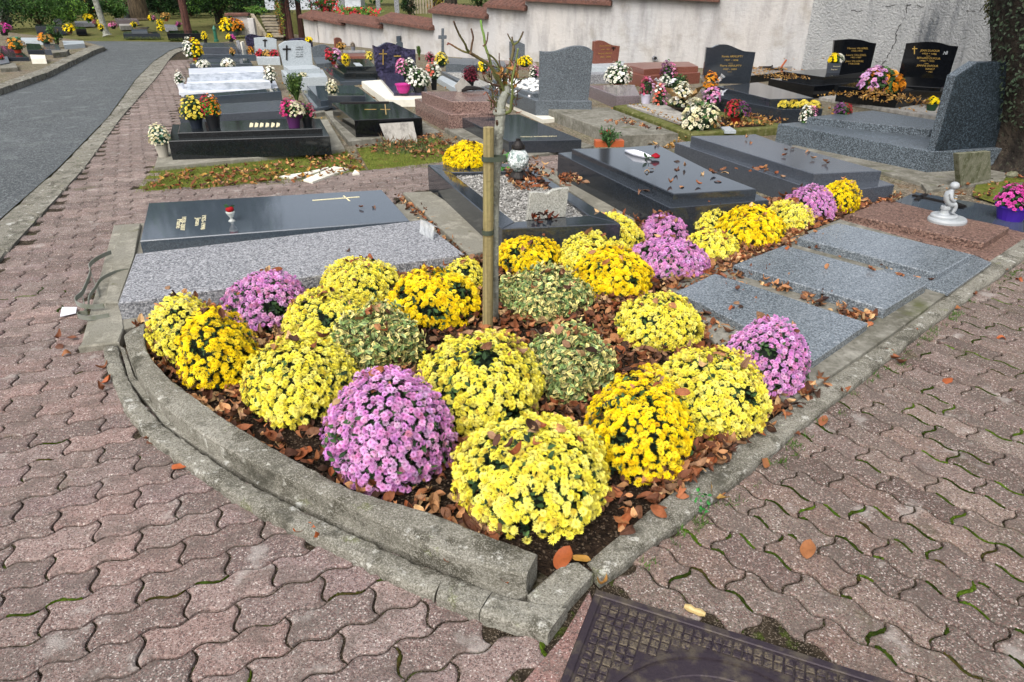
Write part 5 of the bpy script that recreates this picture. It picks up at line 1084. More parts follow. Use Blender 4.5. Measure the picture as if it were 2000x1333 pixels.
me = skinmesh(bv_, be_, br_, s, bz); me.materials.clear(); me.materials.append(whitecer); o = link('figure', me, t)
mb = MB(); lathe(mb, bz + [-5.5 * s, 0, 66 * s], [(0, -2 * s), (6 * s, -1 * s), (8.2 * s, 2.5 * s), (8.4 * s, 5.5 * s), (6.6 * s, 9.5 * s), (3 * s, 11.5 * s), (0, 12 * s)], 14); part('hair', mb, whitecer, t, True)
mb = MB(); scatter(mb, SV, SF, np.array([bz + [3 * s, 0, 48 * s], bz + [3.5 * s, -1.5 * s, 52 * s], bz + [3.6 * s, 0, 69 * s]]), rots(np.array([[0., 0, 1]] * 3), np.zeros(3)), np.array([3.6, 2.2, 1.4]) * s, np.ones((3, 3)) * .6); part('bird', mb, whitecer, t, True)

# bent metal strips and the little card at the left
t = thing('bent_metal_bracket', 'bent galvanised metal strips forming a loose bracket on the concrete strip', 'metal bracket', P(185, 590, .03)); 
def ribbon(mb, pts, w_, th=.003):
    W = smooth_path(pts, 5); V = []
    for p in W: V += [p + [0, 0, w_ / 2], p - [0, 0, w_ / 2]]
    for p in W: V += [p + [th, th, w_ / 2], p + [th, th, -w_ / 2]]
    m = len(W); F = []
    for i in range(m - 1):
        a, b_ = 2 * i, 2 * m + 2 * i; F += [[a, a + 1, a + 3, a + 2], [b_, b_ + 2, b_ + 3, b_ + 1], [a, a + 2, b_ + 2, b_], [a + 1, b_ + 1, b_ + 3, a + 3]]
    mb.add(V, F)
for pts, w_ in (([(216, 493, .06), (190, 505, .07), (174, 519, .08), (176, 531, .08), (172, 545, .08), (160, 572, .08), (148, 583, .08), (148, 592, .07), (160, 598, .07), (180, 600, .06), (202, 598, .06)], .028),
                ([(250, 528, .05), (225, 532, .06), (198, 545, .07), (186, 562, .07), (174, 580, .07), (172, 597, .06)], .022),
                ([(170, 612, .05), (155, 613, .05), (152, 618, .05), (170, 622, .05), (195, 620, .045), (212, 617, .045)], .028),
                ([(177, 533, .06), (184, 552, .05), (190, 568, .04), (194, 580, .035)], .01), ([(160, 577, .06), (163, 590, .05), (163, 596, .05)], .01), ([(170, 604, .05), (158, 612, .05)], .01)):
    mb = MB(); ribbon(mb, [P(x, y, z) for x, y, z in pts], w_); part('strip', mb, galv, t)
mb = MB(); prism(mb, [P(*p, .02) for p in [(117, 618), (121, 600), (150, 600), (148, 611)]][::-1], .015, .001); t2 = single('card', mb, paper, 'small crumpled white card lying on the pavers by the metal bracket', 'card')
# concrete pieces at the left end of the bed
for lab, q, z in (('flat square concrete block under the metal strips at the left end of the bed', [(152, 678), (190, 620), (238, 600), (242, 640), (232, 668)], .035), ('narrow concrete kerb stone left of the dark polished slab', [(225, 480), (240, 440), (275, 436), (262, 500), (232, 590), (205, 590)], .055)):
    mb = MB(); prism(mb, [P(*p, z) for p in q], -.02, .008); single('concrete_block', mb, concrete, lab, 'concrete block')

# manhole
t = thing('manhole_cover', 'rusty square cast iron manhole frame with a round lid, at the bottom edge', 'manhole cover', [manc[0], manc[1], 0])
def mp(a, b_, z=.0): p = manc + mana * a + manb * b_; return np.array([p[0], p[1], z])
mb = MB(); prism(mb, [mp(.01, .01), mp(MSZ, .01), mp(MSZ, MSZ), mp(.01, MSZ)], -.05, .003)
for a0, b0, a1, b1 in ((.01, .01, MSZ, .035), (.01, .035, .035, MSZ), (MSZ - .025, .035, MSZ, MSZ)): prism(mb, [mp(a0, b0, .006), mp(a1, b0, .006), mp(a1, b1, .006), mp(a0, b1, .006)], -.01, .003)
part('frame', mb, iron_rim, t)
mb = MB(); cc_ = (MSZ / 2 + .0, MSZ / 2); RL = .335; st = .028
for i in range(int(MSZ / st)):
    for j in range(int(MSZ / st)):
        a0, b0 = .045 + i * st, .045 + j * st
        if a0 + st > MSZ - .03 or b0 + st > MSZ - .03: continue
        if math.hypot(a0 + st / 2 - cc_[0], b0 + st / 2 - cc_[1]) < RL + .035: continue
        h = .006; prism(mb, [mp(a0, b0, h), mp(a0 + st - .005, b0, h), mp(a0 + st - .005, b0 + st - .005, h), mp(a0, b0 + st - .005, h)], .0, .002)
part('frame_studs', mb, iron, t)
mb = MB(); V = []; F = []; n = 72
for r, z in ((RL + .022, -.001), (RL + .02, .007), (RL + .006, .007), (RL + .004, -.002), (RL - .002, -.002), (RL - .004, .005), (RL - .05, .005), (RL - .053, .002), (0.001, .002)):
    for k in range(n): a = 2 * math.pi * k / n; V.append(mp(cc_[0] + r * math.cos(a), cc_[1] + r * math.sin(a), z))
for i in range(8):
    for k in range(n): F.append([i * n + k, (i + 1) * n + k, (i + 1) * n + (k + 1) % n, i * n + (k + 1) % n])
mb.add(V, F); part('lid', mb, iron_rim, t)
mb = MB(); ca, sa = math.cos(.7), math.sin(.7)
for i in range(-11, 12):
    for j in range(-11, 12):
        x, y = i * .025, j * .025
        if math.hypot(x, y) > RL - .075: continue
        q = [(cc_[0] + (x + dx) * ca - (y + dy) * sa, cc_[1] + (x + dx) * sa + (y + dy) * ca) for dx, dy in ((0, 0), (.019, 0), (.019, .019), (0, .019))]; prism(mb, [mp(*u_, .0075) for u_ in q], .0, .002)
part('lid_studs', mb, iron, t)
mb = MB(); tube(mb, [P(x, y, .008) for x, y in ((1337, 1184), (1347, 1188), (1356, 1193), (1368, 1197), (1378, 1201))], [.007, .012, .009, .012, .006], 8, lin('b09a68')); single('seed_pod', mb, plain, 'tan peanut shaped seed pod at the edge of the manhole frame', 'seed pod')

# ================================================================== WALL WITH STEPPED TILE COPINGS
wb = [(597, 79), (672, 87), (745, 95), (848, 107), (952, 114), (1025, 118), (1184, 124), (1385, 131), (1558, 140), (1700, 151), (1830, 166), (1965, 186), (2200, 240)]
def wby(x): return float(np.interp(x, [p[0] for p in wb], [p[1] for p in wb]))
def zat(x, ytop):
    g0 = P(x, wby(x), 0); lo, hi = 0, 6
    for _ in range(40):
        m = (lo + hi) / 2; q = g0.copy(); q[2] = m
        if proj(q)[1] > ytop: lo = m
        else: hi = m
    return lo
WT_ = thing('garden_wall', 'long white rendered cemetery wall with stepped red tiled copings', 'wall', P(1100, 121, 0))
WO = thing('old_wall', 'rough cracked grey plaster wall section at the right', 'wall', P(1750, 156, 0))
segs = [(597, 624, 33, 40, 1), (622, 677, 36, 48, 1), (674, 750, 41, 54, 1), (747, 848, 40, 57, 1), (848, 952, 23, 35, 1), (952, 1025, 12, 19, 1), (1025, 1184, 0, 9, 1), (1184, 1385, -9, 2, 1)]
def wallseg(mb, x0, x1, z0, z1, th=.25, n=8):
    pts = [P(x, wby(x), 0) for x in np.linspace(x0, x1, n)]; d = pts[-1] - pts[0]; d /= np.linalg.norm(d); nn = np.array([-d[1], d[0], 0])
    V = []
    for i, p in enumerate(pts):
        z = z0 + (z1 - z0) * i / (n - 1)
        V += [p * [1, 1, 0] + [0, 0, -.1], p * [1, 1, 0] + [0, 0, z], (p + nn * th) * [1, 1, 0] + [0, 0, z], (p + nn * th) * [1, 1, 0] + [0, 0, -.1]]
    F = [[4 * i + k, 4 * i + k + 4, 4 * i + (k + 1) % 4 + 4, 4 * i + (k + 1) % 4] for i in range(n - 1) for k in range(4)] + [[3, 2, 1, 0], [4 * n - 4, 4 * n - 3, 4 * n - 2, 4 * n - 1]]
    mb.add(V, [f[::-1] for f in F]); return pts, nn, d
def coping(par, pts, nn, d, z0, z1):
    mb = MB(); a, b = pts[0] - d * .02, pts[-1] + d * .06; n = max(6, int(np.linalg.norm(b - a) / .12)); w0, w1 = -.16, .4; rise = .16
    V = []; m = 4
    for i in range(n * m + 1):
        f = i / (n * m); p = a + (b - a) * f; z = z0 + (z1 - z0) * f; u = (i % m) / m; bump = .035 * math.sin(math.pi * u) if True else 0
        for w_, dz in ((w0, -.03), (w0, .02 + bump), (w1, .02 + rise + bump), (w1, -.03)):
            q = p + nn * w_; V.append([q[0], q[1], z + dz + .004])
    F = [[4 * i + k, 4 * i + k + 4, 4 * i + (k + 1) % 4 + 4, 4 * i + (k + 1) % 4] for i in range(n * m) for k in range(4)] + [[3, 2, 1, 0], [4 * n * m, 4 * n * m + 1, 4 * n * m + 2, 4 * n * m + 3]]
    mb.add(V, [f[::-1] for f in F]); part('tile_coping', mb, tile, par)
for i, (x0, x1, ya, yb, c_) in enumerate(segs):
    z0, z1 = zat(x0, ya), zat(x1, yb); mb = MB(); r_ = wallseg(mb, x0, x1, z0, z1, .25 + .004 * (i % 2)); part('wall_panel', mb, plaster, WT_); coping(WT_, *r_, z0, z1)
mb = MB(); r_ = wallseg(mb, 1385, 1566, 1.95, 1.9); part('wall_panel', mb, plaster, WT_); coping(WT_, *r_, 1.95, 1.9)
mb = MB(); r_ = wallseg(mb, 1556, 2200, 2.5, 2.5, .5, 14); part('wall_panel', mb, plaster_old, WO)
# flaring older render edge and cracks
a_ = P(1553, wby(1553), 0)
crk = MB()
def crack(pts, r):
    W = []
    for x, y in pts:
        g_ = P(x, wby(x), 0)
        dd = P(x + 4, wby(x + 4), 0) - P(x - 4, wby(x - 4), 0); dd /= np.linalg.norm(dd); nn = np.array([-dd[1], dd[0], 0]); W.append(PPL(x, y, g_, nn) - nn * .004)
    W2 = []
    for i in range(len(W) - 1):
        for t_ in np.linspace(0, 1, 6, endpoint=False): W2.append(W[i] * (1 - t_) + W[i + 1] * t_ + rng.normal(0, .014, 3) * [1, .1, 1])
    tube(crk, W2 + [W[-1]], r, 4)
crack([(1663, 20), (1690, 22), (1720, 14), (1760, 10), (1800, 12), (1850, 10), (1880, 20), (1912, 22), (1925, 8), (1950, 4)], .006)
crack([(1772, 10), (1770, 28), (1752, 62), (1750, 82), (1738, 104), (1728, 120), (1718, 134)], .006); crack([(1706, 121), (1722, 120), (1738, 118)], .004); crack([(1580, 2), (1572, 30), (1566, 70), (1558, 100), (1553, 136)], .006)
part('cracks', crk, darkmetal, WO)
# drain stub and the purple pipe
g_ = P(1278, wby(1278), 0); nn = np.array([0, 1, 0]); c = PPL(1278, 114, g_, nn); mb = MB(); r0 = 4.6 * scl(c)
V = []; n = 16
for r, y in ((r0, .05), (r0, -.12), (r0 * .72, -.12), (r0 * .72, .0)):
    for k in range(n): V.append(c + [r * math.cos(2 * math.pi * k / n), y, r * math.sin(2 * math.pi * k / n)])
mb.add(V, [[i * n + k, i * n + (k + 1) % n, (i + 1) * n + (k + 1) % n, (i + 1) * n + k] for i in range(3) for k in range(n)]); single('drain_pipe', mb, g_grey, 'short round grey drain pipe end sticking out of the white wall', 'pipe')
Yw = P(1940, 184, 0)[1]; mb = MB(); tube(mb, [PY(1957, 119, Yw - .15), PY(1958, 60, Yw - .15), PY(1959, -40, Yw - .15)], .022, 10, lin('6c4078')); tube(mb, [PY(1957, 116, Yw - .15), PY(1957, 110, Yw - .15)], .035, 10, lin('6c4078')); single('downpipe', mb, plain, 'thin purple downpipe against the cracked wall beside the ivy trunk', 'pipe')

# ================================================================== TREES AND SHRUBS
def leafcloud(mb, c, rad, n, size, cols, flat=1.0, clump=.35, hollow=.3):
    c = np.array(c, float); rad = np.array(rad, float); k = max(6, n // 60); U = rng.normal(0, 1, (k, 3)); U /= np.linalg.norm(U, axis=1)[:, None]
    cen = c + U * rad * (rng.uniform(hollow, 1, (k, 1)) ** .5) * .85; cs = rng.uniform(.55, 1.35, k); ci = rng.integers(0, k, n)
    pos = cen[ci] + rng.normal(0, 1, (n, 3)) * rad * clump * .5 * rng.uniform(.6, 1.3, (k, 1))[ci]; pos[:, 2] = np.maximum(pos[:, 2], .03)
    cc = np.array(cols)[rng.integers(0, len(cols), k)][ci] * cs[ci][:, None] * (1 + rng.normal(0, .2, (n, 1)))
    scatter(mb, QL_V, QL_F, pos, rots(rng.normal(0, 1, (n, 3)) + [0, 0, .5], rng.uniform(0, 6.28, n)), rng.uniform(.6, 1.4, n) * size, np.clip(cc, .003, 1))
GF = {'dark': [lin(x) for x in ('1c3018', '24401f', '182a16', '2c4a24')], 'mid': [lin(x) for x in ('35552a', '44682e', '2a4622', '537636')], 'fresh': [lin(x) for x in ('5a8030', '6c8f38', '4a7030')], 'gold': [lin(x) for x in ('8a8234', '9c8a3a', '6c7030', 'a06a30')], 'blue': [lin(x) for x in ('14302c', '1a3c36', '0f2622')]}
def bush(label, x, yb, w_, h_, kind, n=1600, leaf=.1, name='shrub', cat='shrub', z0=0, group='shrubs and hedges behind the graves'):
    b = P(x, yb, z0); s = scl(b); t = thing(name, label, cat, b, group); mb = MB(); W, H = w_ * s / 2, h_ * s
    leafcloud(mb, b + [0, 0, H * .5], (W, W * .8, H * .5), n, leaf, GF[kind] if isinstance(kind, str) else kind); part('foliage', mb, leaf_m, t)
    mb = MB()
    for k in range(6):
        a = k * 1.05; tube(mb, [b, b + [W * .3 * math.cos(a), W * .3 * math.sin(a), H * .4], b + [W * .6 * math.cos(a), W * .5 * math.sin(a), H * .8]], [.05, .035, .015], 5)
    part('stems', mb, bark_brown, t); return t
def tree(label, x, yb, rpx, barkm, crown, ch, cr, kind, n=5000, leaf=.22, lean=0, group=None, pts=None, z0=0):
    b = P(x, yb, z0); s = scl(b); r = rpx * s; t = thing('tree', label, 'tree', b, group); mb = MB()
    H = ch; path = [b + [0, 0, -.05], b + [lean * .1, 0, .25], b + [lean * .4, 0, H * .3], b + [lean * .7, .1, H * .6], b + [lean, .1, H]]
    path = smooth_path(path, 4); m = len(path); tube(mb, path, [r * (1.45 - .9 * min(1, i / 2.5) * .5 - .55 * i / m) for i in range(m)], 14)
    for k in range(7):
        a = k * 2.4; h = H * (.55 + .06 * k); p0 = b + [lean * h / H, .1 * h / H, h]; p1 = p0 + [cr * .45 * math.cos(a), cr * .45 * math.sin(a), cr * .3]; p2 = p0 + [cr * .8 * math.cos(a + .3), cr * .8 * math.sin(a + .3), cr * .55]; tube(mb, [p0, p1, p2], [r * .4, r * .22, r * .08], 6)
    part('trunk', mb, barkm, t); mb = MB(); leafcloud(mb, b + [lean, 0, crown], (cr, cr, cr * .6), n, leaf, GF[kind] if isinstance(kind, str) else kind, hollow=.1); part('crown', mb, leaf_m, t); return t
tree('pale mottled plane tree trunk forking at the left edge of the lawn', 209, 67, 6.5, bark_pale, 6.5, 6, 2.6, 'mid', lean=-.4)
tree('very thick ridged brown tree trunk at the back of the cemetery', 274, 36, 20, bark_brown, 9, 8, 4, 'mid')
tree('straight reddish brown trunk standing behind a black grave', 367, 62, 8.5, bark_red, 7.5, 7, 3, 'dark')
for x, k in ((560, 'leftmost'), (569, 'middle'), (590, 'rightmost')):
    b = P(x, 77 if k != 'rightmost' else 75, 0); s = scl(b); t = thing('cypress', 'dark cypress with bare reddish trunk, %s of the three beside the stairs' % k, 'tree', b, 'cypresses beside the stairs')
    mb = MB(); tube(mb, [b, b + [0, 0, .8], b + [0.02, 0, 2], b + [0, 0, 4.5]], [6 * s, 5 * s, 4.5 * s, 2 * s], 10); part('trunk', mb, bark_red, t)
    mb = MB(); zc = PY(x, 14, b[1])[2]; leafcloud(mb, b + [(x - 570) * s * .5, 0, zc + 1.15], (.85, .7, 1.4), 3600, .07, GF['blue'], clump=.3, hollow=.0); part('crown', mb, leaf_m, t)
b = P(551, 78, 0); t = thing('ivy', 'yellow-green ivy climbing the post left of the cypress trunks', 'climbing plant', b); mb = MB(); leafcloud(mb, b + [0, 0, .65], (.14, .1, .7), 700, .05, GF['gold'] + GF['fresh'], clump=.5); part('foliage', mb, leaf_m, t); mb = MB(); tube(mb, [b, b + [0, 0, 1.35]], .03, 8); part('stem', mb, bark_brown, t)
# conifer with drooping branches over the left lawn
b = P(430, 48, 0); t = thing('conifer', 'dark conifer with low drooping green branches left of the stairs', 'tree', b); mb = MB(); tube(mb, [b, b + [0, 0, 6]], [.2, .05], 10); part('trunk', mb, bark_dark, t)
mb = MB(); leafcloud(mb, b + [0, -.3, 1.9], (2.1, 1.6, 1.6), 7000, .11, GF['dark'] + GF['mid'], clump=.25); part('crown', mb, leaf_m, t)
SH = [('dense dark shrub at the far left edge', -30, 60, 190, 120, 'dark', 4000), ('broad green shrub behind the left graves', 80, 52, 150, 95, 'mid', 5200), ('light green laurel shrub beyond the far left graves', 140, 44, 70, 46, 'fresh', 2600),
      ('dark shrub between the plane trunk and the laurel', 178, 40, 60, 60, 'dark', 2600), ('fresh green shrub right of the plane trunk', 228, 38, 44, 40, 'mid', 2200), ('dark shrub right of the thick trunk', 318, 34, 56, 50, 'dark', 2600),
      ('tall green shrub between the two big trunks', 338, 30, 60, 54, 'mid', 2400), ('golden autumn shrub behind the small headstones', 172, 30, 30, 30, 'gold', 1200), ('dark backdrop shrub behind the reddish trunk', 385, 28, 90, 60, 'dark', 3000), ('low dark shrub at the far end of the lawn', 470, 30, 60, 50, 'dark', 2400)]
for lab, x, yb, w_, h_, kd, n in SH: bush(lab, x, yb, w_, h_, kd, n)
for i, x in enumerate(range(-60, 520, 62)): bush('dark leafy shrub of the dense row closing the lawn', x, 27 + 5 * (i % 2), 84, 44, ('dark', 'dark', 'mid')[i % 3], 2200, .12, group='dense shrub row closing the lawn')
for i, (x, yb, kd) in enumerate(((-250, 30, 'dark'), (-60, 8, 'mid'), (60, 4, 'dark'), (170, 2, 'mid'), (290, 6, 'dark'), (400, 4, 'mid'), (500, 0, 'dark'))):
    b = P(x, yb, 0); b[1] = min(b[1], 55); b[0] = (x - 1000) / FPX * (b[1] * math.cos(TH) + CH * math.sin(TH))
    t = thing('tree', ['dense dark green tree closing the view at the back left', 'mid green tree closing the view at the back left'][kd == 'mid'], 'tree', [b[0], b[1], 0], 'trees closing the view at the back left')
    mb = MB(); tube(mb, [np.array([b[0], b[1], 0.]), np.array([b[0], b[1], 6.])], [.35, .15], 10); part('trunk', mb, bark_dark, t); mb = MB(); leafcloud(mb, [b[0], b[1], 5.2], (3.8, 2.2, 5.6), 7000, .28, GF[kd], hollow=.0); part('crown', mb, leaf_m, t)
# terrace behind the wall
tr = MB(); T = [P(597, 79, 0) + [.2, .35, 0], P(745, 95, 0) + [.2, .3, 0], P(848, 107, 0) + [.2, .3, 0], P(1184, 124, 0) + [.2, .35, 0], np.array([20, 14.5, 0]), np.array([30, 45, 0]), np.array([-8, 45, 0]), P(500, 66, 0) + [0, 2.5, 0], P(590, 76, 0) + [0, 1.2, 0]]
sheet(tr, T, .72); prism(tr, [(p[0], p[1], .715) for p in T], -.1, .01); struct('terrace', tr, grass_far)
ZT = .72
for lab, x, yb, w_, h_, kd, n in (('low hedge with red flowers above the stepped wall', 640, 30, 70, 34, 'fresh', 1500), ('flowering hedge with red blooms above the wall right of the first', 705, 34, 90, 20, 'fresh', 1500), ('dark green clipped shrub between pillars above the wall', 800, 30, 30, 34, 'dark', 1000), ('rusty autumn creeper above the wall', 850, 22, 36, 30, 'gold', 1000), ('green bush at the top of the stairs', 500, 26, 50, 14, 'fresh', 900), ('fresh shrub above the middle of the wall', 935, 14, 40, 24, 'mid', 900)):
    t = bush(lab, x, yb, w_, h_, kd, n, .06, z0=ZT)
    if 'red' in lab and 'above' in lab:
        b = P(x, yb, ZT); s = scl(b); mb = MB(); m = 60; pos = b + rng.uniform(-1, 1, (m, 3)) * [w_ * s * .45, .2, h_ * s * .35] + [0, -.25, h_ * s * .5]; scatter(mb, *FT_LOW[0][:2], pos, rots(np.tile([0, -1., .4], (m, 1)), rng.uniform(0, 6, m)), .045, vary(lin('b8323c'), m)); part('blossoms', mb, petal_m, t)
for lab, x, yb, w_, h_, m_ in (('grey stone pillar above the wall, left one', 670, 24, 9, 40, g_grey), ('grey stone pillar above the wall, right one', 740, 26, 8, 44, g_grey), ('slim grey pillar beside the clipped shrub', 776, 28, 9, 46, g_grey)):
    b = P(x, yb, ZT); s = scl(b); mb = MB(); box(mb, b, w_ * s, w_ * s, h_ * s, .1, .01); box(mb, b + [0, 0, h_ * s], w_ * s * 1.25, w_ * s * 1.25, .06, .1, .01); single('pillar', mb, m_, lab, 'pillar')
t = thing('wooden_fence', 'old grey paling fence above the tiled wall', 'fence', P(815, 28, ZT)); 
for k in range(9):
    b = P(800 + k * 5.5, 27, ZT); mb = MB(); box(mb, b, .07, .02, .8 + .1 * random.random(), random.uniform(-.1, .1), .003); part('paling', mb, wood_pale, t)
for k, (x, y_) in enumerate(((655, 8), (700, 6), (745, 8))):  # gabled white shapes stand in for what are likely parked cars
    b = P(x, y_, ZT); b[1] = min(b[1], 34); t = thing('family_tomb', ['white tomb with a low gabled top, leftmost behind the flower hedge', 'white tomb with a low gabled top in the middle behind the flower hedge', 'white tomb with a low gabled top, rightmost behind the flower hedge'][k], 'tomb', [b[0], b[1], ZT], 'white tombs behind the wall')
    mb = MB(); c = np.array([b[0], b[1], ZT]); box(mb, c, 1.5, 2, .6, .1, .02); part('base', mb, marble, t); mb = MB(); V = [c + [x_, y2, z_] for y2 in (-1.1, 1.1) for x_, z_ in ((-.85, .602), (.85, .602), (0, .95))]; mb.add(V, [[0, 1, 2], [5, 4, 3], [0, 2, 5, 3], [1, 4, 5, 2], [0, 3, 4, 1]]); part('roof', mb, marble, t)
# deeper trees on the terrace
for i, (x, yy) in enumerate(((560, 40), (700, 40), (860, 38), (1050, 36))):
    X = (x - 1000) / FPX * yy * .93; t = thing('tree', 'green tree far behind the wall, number %s from the stairs' % ('one', 'two', 'three', 'four')[i], 'tree', [X, yy, ZT], 'trees far behind the wall')
    t['label'] = ('dark green tree far behind the stairs', 'mid green tree far behind the white tombs', 'dark tree far behind the paling fence', 'mid green tree far behind the middle of the wall')[i]
    mb = MB(); tube(mb, [np.array([X, yy, ZT]), np.array([X, yy, 5.])], [.3, .12], 10); part('trunk', mb, bark_dark, t); mb = MB(); leafcloud(mb, [X, yy, 4], (3.6, 2, 3.6), 3800, .26, GF[('dark', 'mid')[i % 2]], hollow=0); part('crown', mb, leaf_m, t)
for i, (X, yy, hh) in enumerate(((-2.5, 31, 9), (3.2, 25, 8), (8.5, 21, 8), (14, 17, 7))):
    t = thing('tree', ('tall tree rising behind the far part of the wall', 'tall tree rising behind the middle of the wall', 'tall tree behind the joint of white and old wall', 'tall tree behind the old cracked wall')[i], 'tree', [X, yy, .7], 'tall trees outside the wall')
    mb = MB(); tube(mb, [np.array([X, yy, .7]), np.array([X + .3, yy, hh])], [.28, .1], 10); part('trunk', mb, bark_dark, t); mb = MB(); leafcloud(mb, [X, yy, hh], (2.4, 2.0, 3.2), 3800, .26, GF[('dark', 'mid')[i % 2]], hollow=0, clump=.3); part('crown', mb, leaf_m, t)
# stairs
Y0 = P(565, 79, 0)[1] + .1; t = thing('stairs', 'narrow flight of concrete garden steps with a sloping side wall', 'stairs', P(560, 79, 0)); tr_ = [(592, 440, 610), (555, 400, 592), (505, 340, 580), (460, 310, 560), (410, 290, 530), (370, 270, 510), (320, 255, 492), (268, 235, 485)]
for i, (y, a, c) in enumerate(tr_):
    Yy = Y0 + .27 * i; A = PY(480 + a / 8.333, y / 8.333 - 1.5, Yy); B = PY(480 + c / 8.333, y / 8.333 - 1.5, Yy); mb = MB(); z = A[2]
    prism(mb, [(A[0], Yy, z), (B[0], Yy, z), (B[0], Yy + .3, z), (A[0], Yy + .3, z)], z - .06, .006); part('tread', mb, wood_pale, t)
    mb = MB(); prism(mb, [(A[0] + .03, Yy + .06, z - .062), (B[0] - .03, Yy + .06, z - .062), (B[0] - .03, Yy + .26, z - .062), (A[0] + .03, Yy + .26, z - .062)], z - .2, .002); part('riser', mb, bark_dark, t)
def slab3(mb, a0, a1, h0, h1, th):     # sloping balustrade from a0 to a1
    V = []
    for p, hh in ((a0, h0), (a1, h1)):
        V += [p + [0, 0, 0], p + [th, 0, 0], p + [th, 0, hh], p + [0, 0, hh]]
    mb.add(V, [[0, 1, 2, 3], [7, 6, 5, 4], [0, 4, 5, 1], [1, 5, 6, 2], [2, 6, 7, 3], [3, 7, 4, 0]])
A = PY(519, 74, Y0 - .05); B = PY(489, 27, Y0 + 2.3); A0 = A * [1, 1, 0]; B0_ = B * [1, 1, 0]; mb = MB(); slab3(mb, A0, B0_, A[2], B[2], .12); part('side_wall', mb, wood_pale, t)
mb = MB(); box(mb, [PY(494, 60, Y0 + .2)[0], Y0 + .2, 0], .2, .2, PY(493, 36, Y0 + .2)[2], 0, .01); single('wall_stub', mb, plaster, 'short white wall stub left of the garden steps', 'wall')
mb = MB(); box(mb, [PY(466, 40, Y0 + 2.6)[0], Y0 + 2.6, 0], .75, .25, PY(466, 31, Y0 + 2.6)[2], .1, .01); tb = thing('low_wall', 'low pink rendered wall with red tiles left of the steps', 'wall', [P(450, 52, 0)[0], Y0 + 2.6, 0]); part('wall_panel', mb, plaster, tb)
mb = MB(); box(mb, [PY(466, 40, Y0 + 2.6)[0], Y0 + 2.6, PY(466, 31, Y0 + 2.6)[2] + .003], .85, .45, .09, .1, .02); part('tile_coping', mb, tile, tb)

# big ivy-clad trunk at the right edge
b = P(2052, 330, 0); s = scl(b); t = thing('ivy_tree', 'thick dark tree trunk overgrown with grey-green ivy at the right edge', 'tree', b)
tp = PY(2052, -30, b[1]); lean_ = (tp - b) * [1, 0, 0] / tp[2]; mb = MB(); r = 85 * s; n = 26; V = []; F = []; hs = (-.1, .05, .2, .45, .8, 1.3, 2, 3, 4.5)
for i, h in enumerate(hs):
    fl = 1 + .45 * math.exp(-h * 6)
    for k in range(n): a = 2 * math.pi * k / n; q = r * fl * (1 + .09 * math.sin(3 * a + h) + .05 * math.sin(7 * a + 2 * h) + .03 * math.sin(13 * a)); V.append(b + lean_ * h + [q * math.cos(a), q * math.sin(a), h])
for i in range(len(hs) - 1):
    for k in range(n): F.append([i * n + k, i * n + (k + 1) % n, (i + 1) * n + (k + 1) % n, (i + 1) * n + k])
mb.add(V, F); part('trunk', mb, bark_dark, t, True)
mb = MB(); m = 2600; a = rng.uniform(math.pi * .75, math.pi * 1.75, m); h = rng.uniform(.45, 3.2, m); pos = b + lean_ * h[:, None] + np.stack([r * 1.06 * np.cos(a), r * 1.06 * np.sin(a), h], 1); nr = np.stack([np.cos(a), np.sin(a), np.full(m, .3)], 1) + rng.normal(0, .35, (m, 3))
scatter(mb, LEAF_V, LEAF_F, pos, rots(nr, rng.uniform(0, 6, m)), rng.uniform(.028, .05, m), vary(lin('34402f'), m, .4, .05)); part('ivy', mb, leaf_m, t)
mb = MB(); leafcloud(mb, b + [.3, 0, 5.2], (2.6, 2.6, 1.6), 4500, .16, GF['dark'], hollow=.0); part('crown', mb, leaf_m, t)
mb = MB(); pos = np.array([PY(random.uniform(1925, 1965), random.uniform(-10, 30) + abs(random.gauss(0, 14)), Yw - .12 - random.random() * .15) for _ in range(420)]); scatter(mb, QL_V, QL_F, pos, rots(rng.normal(0, 1, (420, 3)), rng.uniform(0, 6, 420)), .05, vary(lin('3a3a22'), 420, .4)); single('hanging_creeper', mb, leaf_m, 'brown-green creeper hanging over the top right of the cracked wall', 'climbing plant')
mb = MB(); sheet(mb, [(p[0], p[1], -.012) for p in pl([(1940, 260), (2300, 260), (2300, 330), (2030, 420), (1960, 400), (1900, 380)])]); struct('moss_ground_right', mb, moss_ground)
for i, (x, y, w_) in enumerate(((1975, 348, 22), (1994, 372, 26), (1966, 372, 14))):
    bb = P(x, y, -.02); s = scl(bb); mb = MB(); V = SV * [w_ * s * .6, w_ * s * .5, w_ * s * .7] * (1 + rng.normal(0, .06, SV.shape)) + bb + [0, 0, w_ * s * .25]; mb.add(V, [list(f) for f in SF]); single('field_stone', mb, stone_old, ('mossy rough stone nearest the ivy trunk', 'larger rough stone at the right edge above the violet bowl', 'small rough stone left of the two others')[i], 'stone', 'rough stones at the right edge')

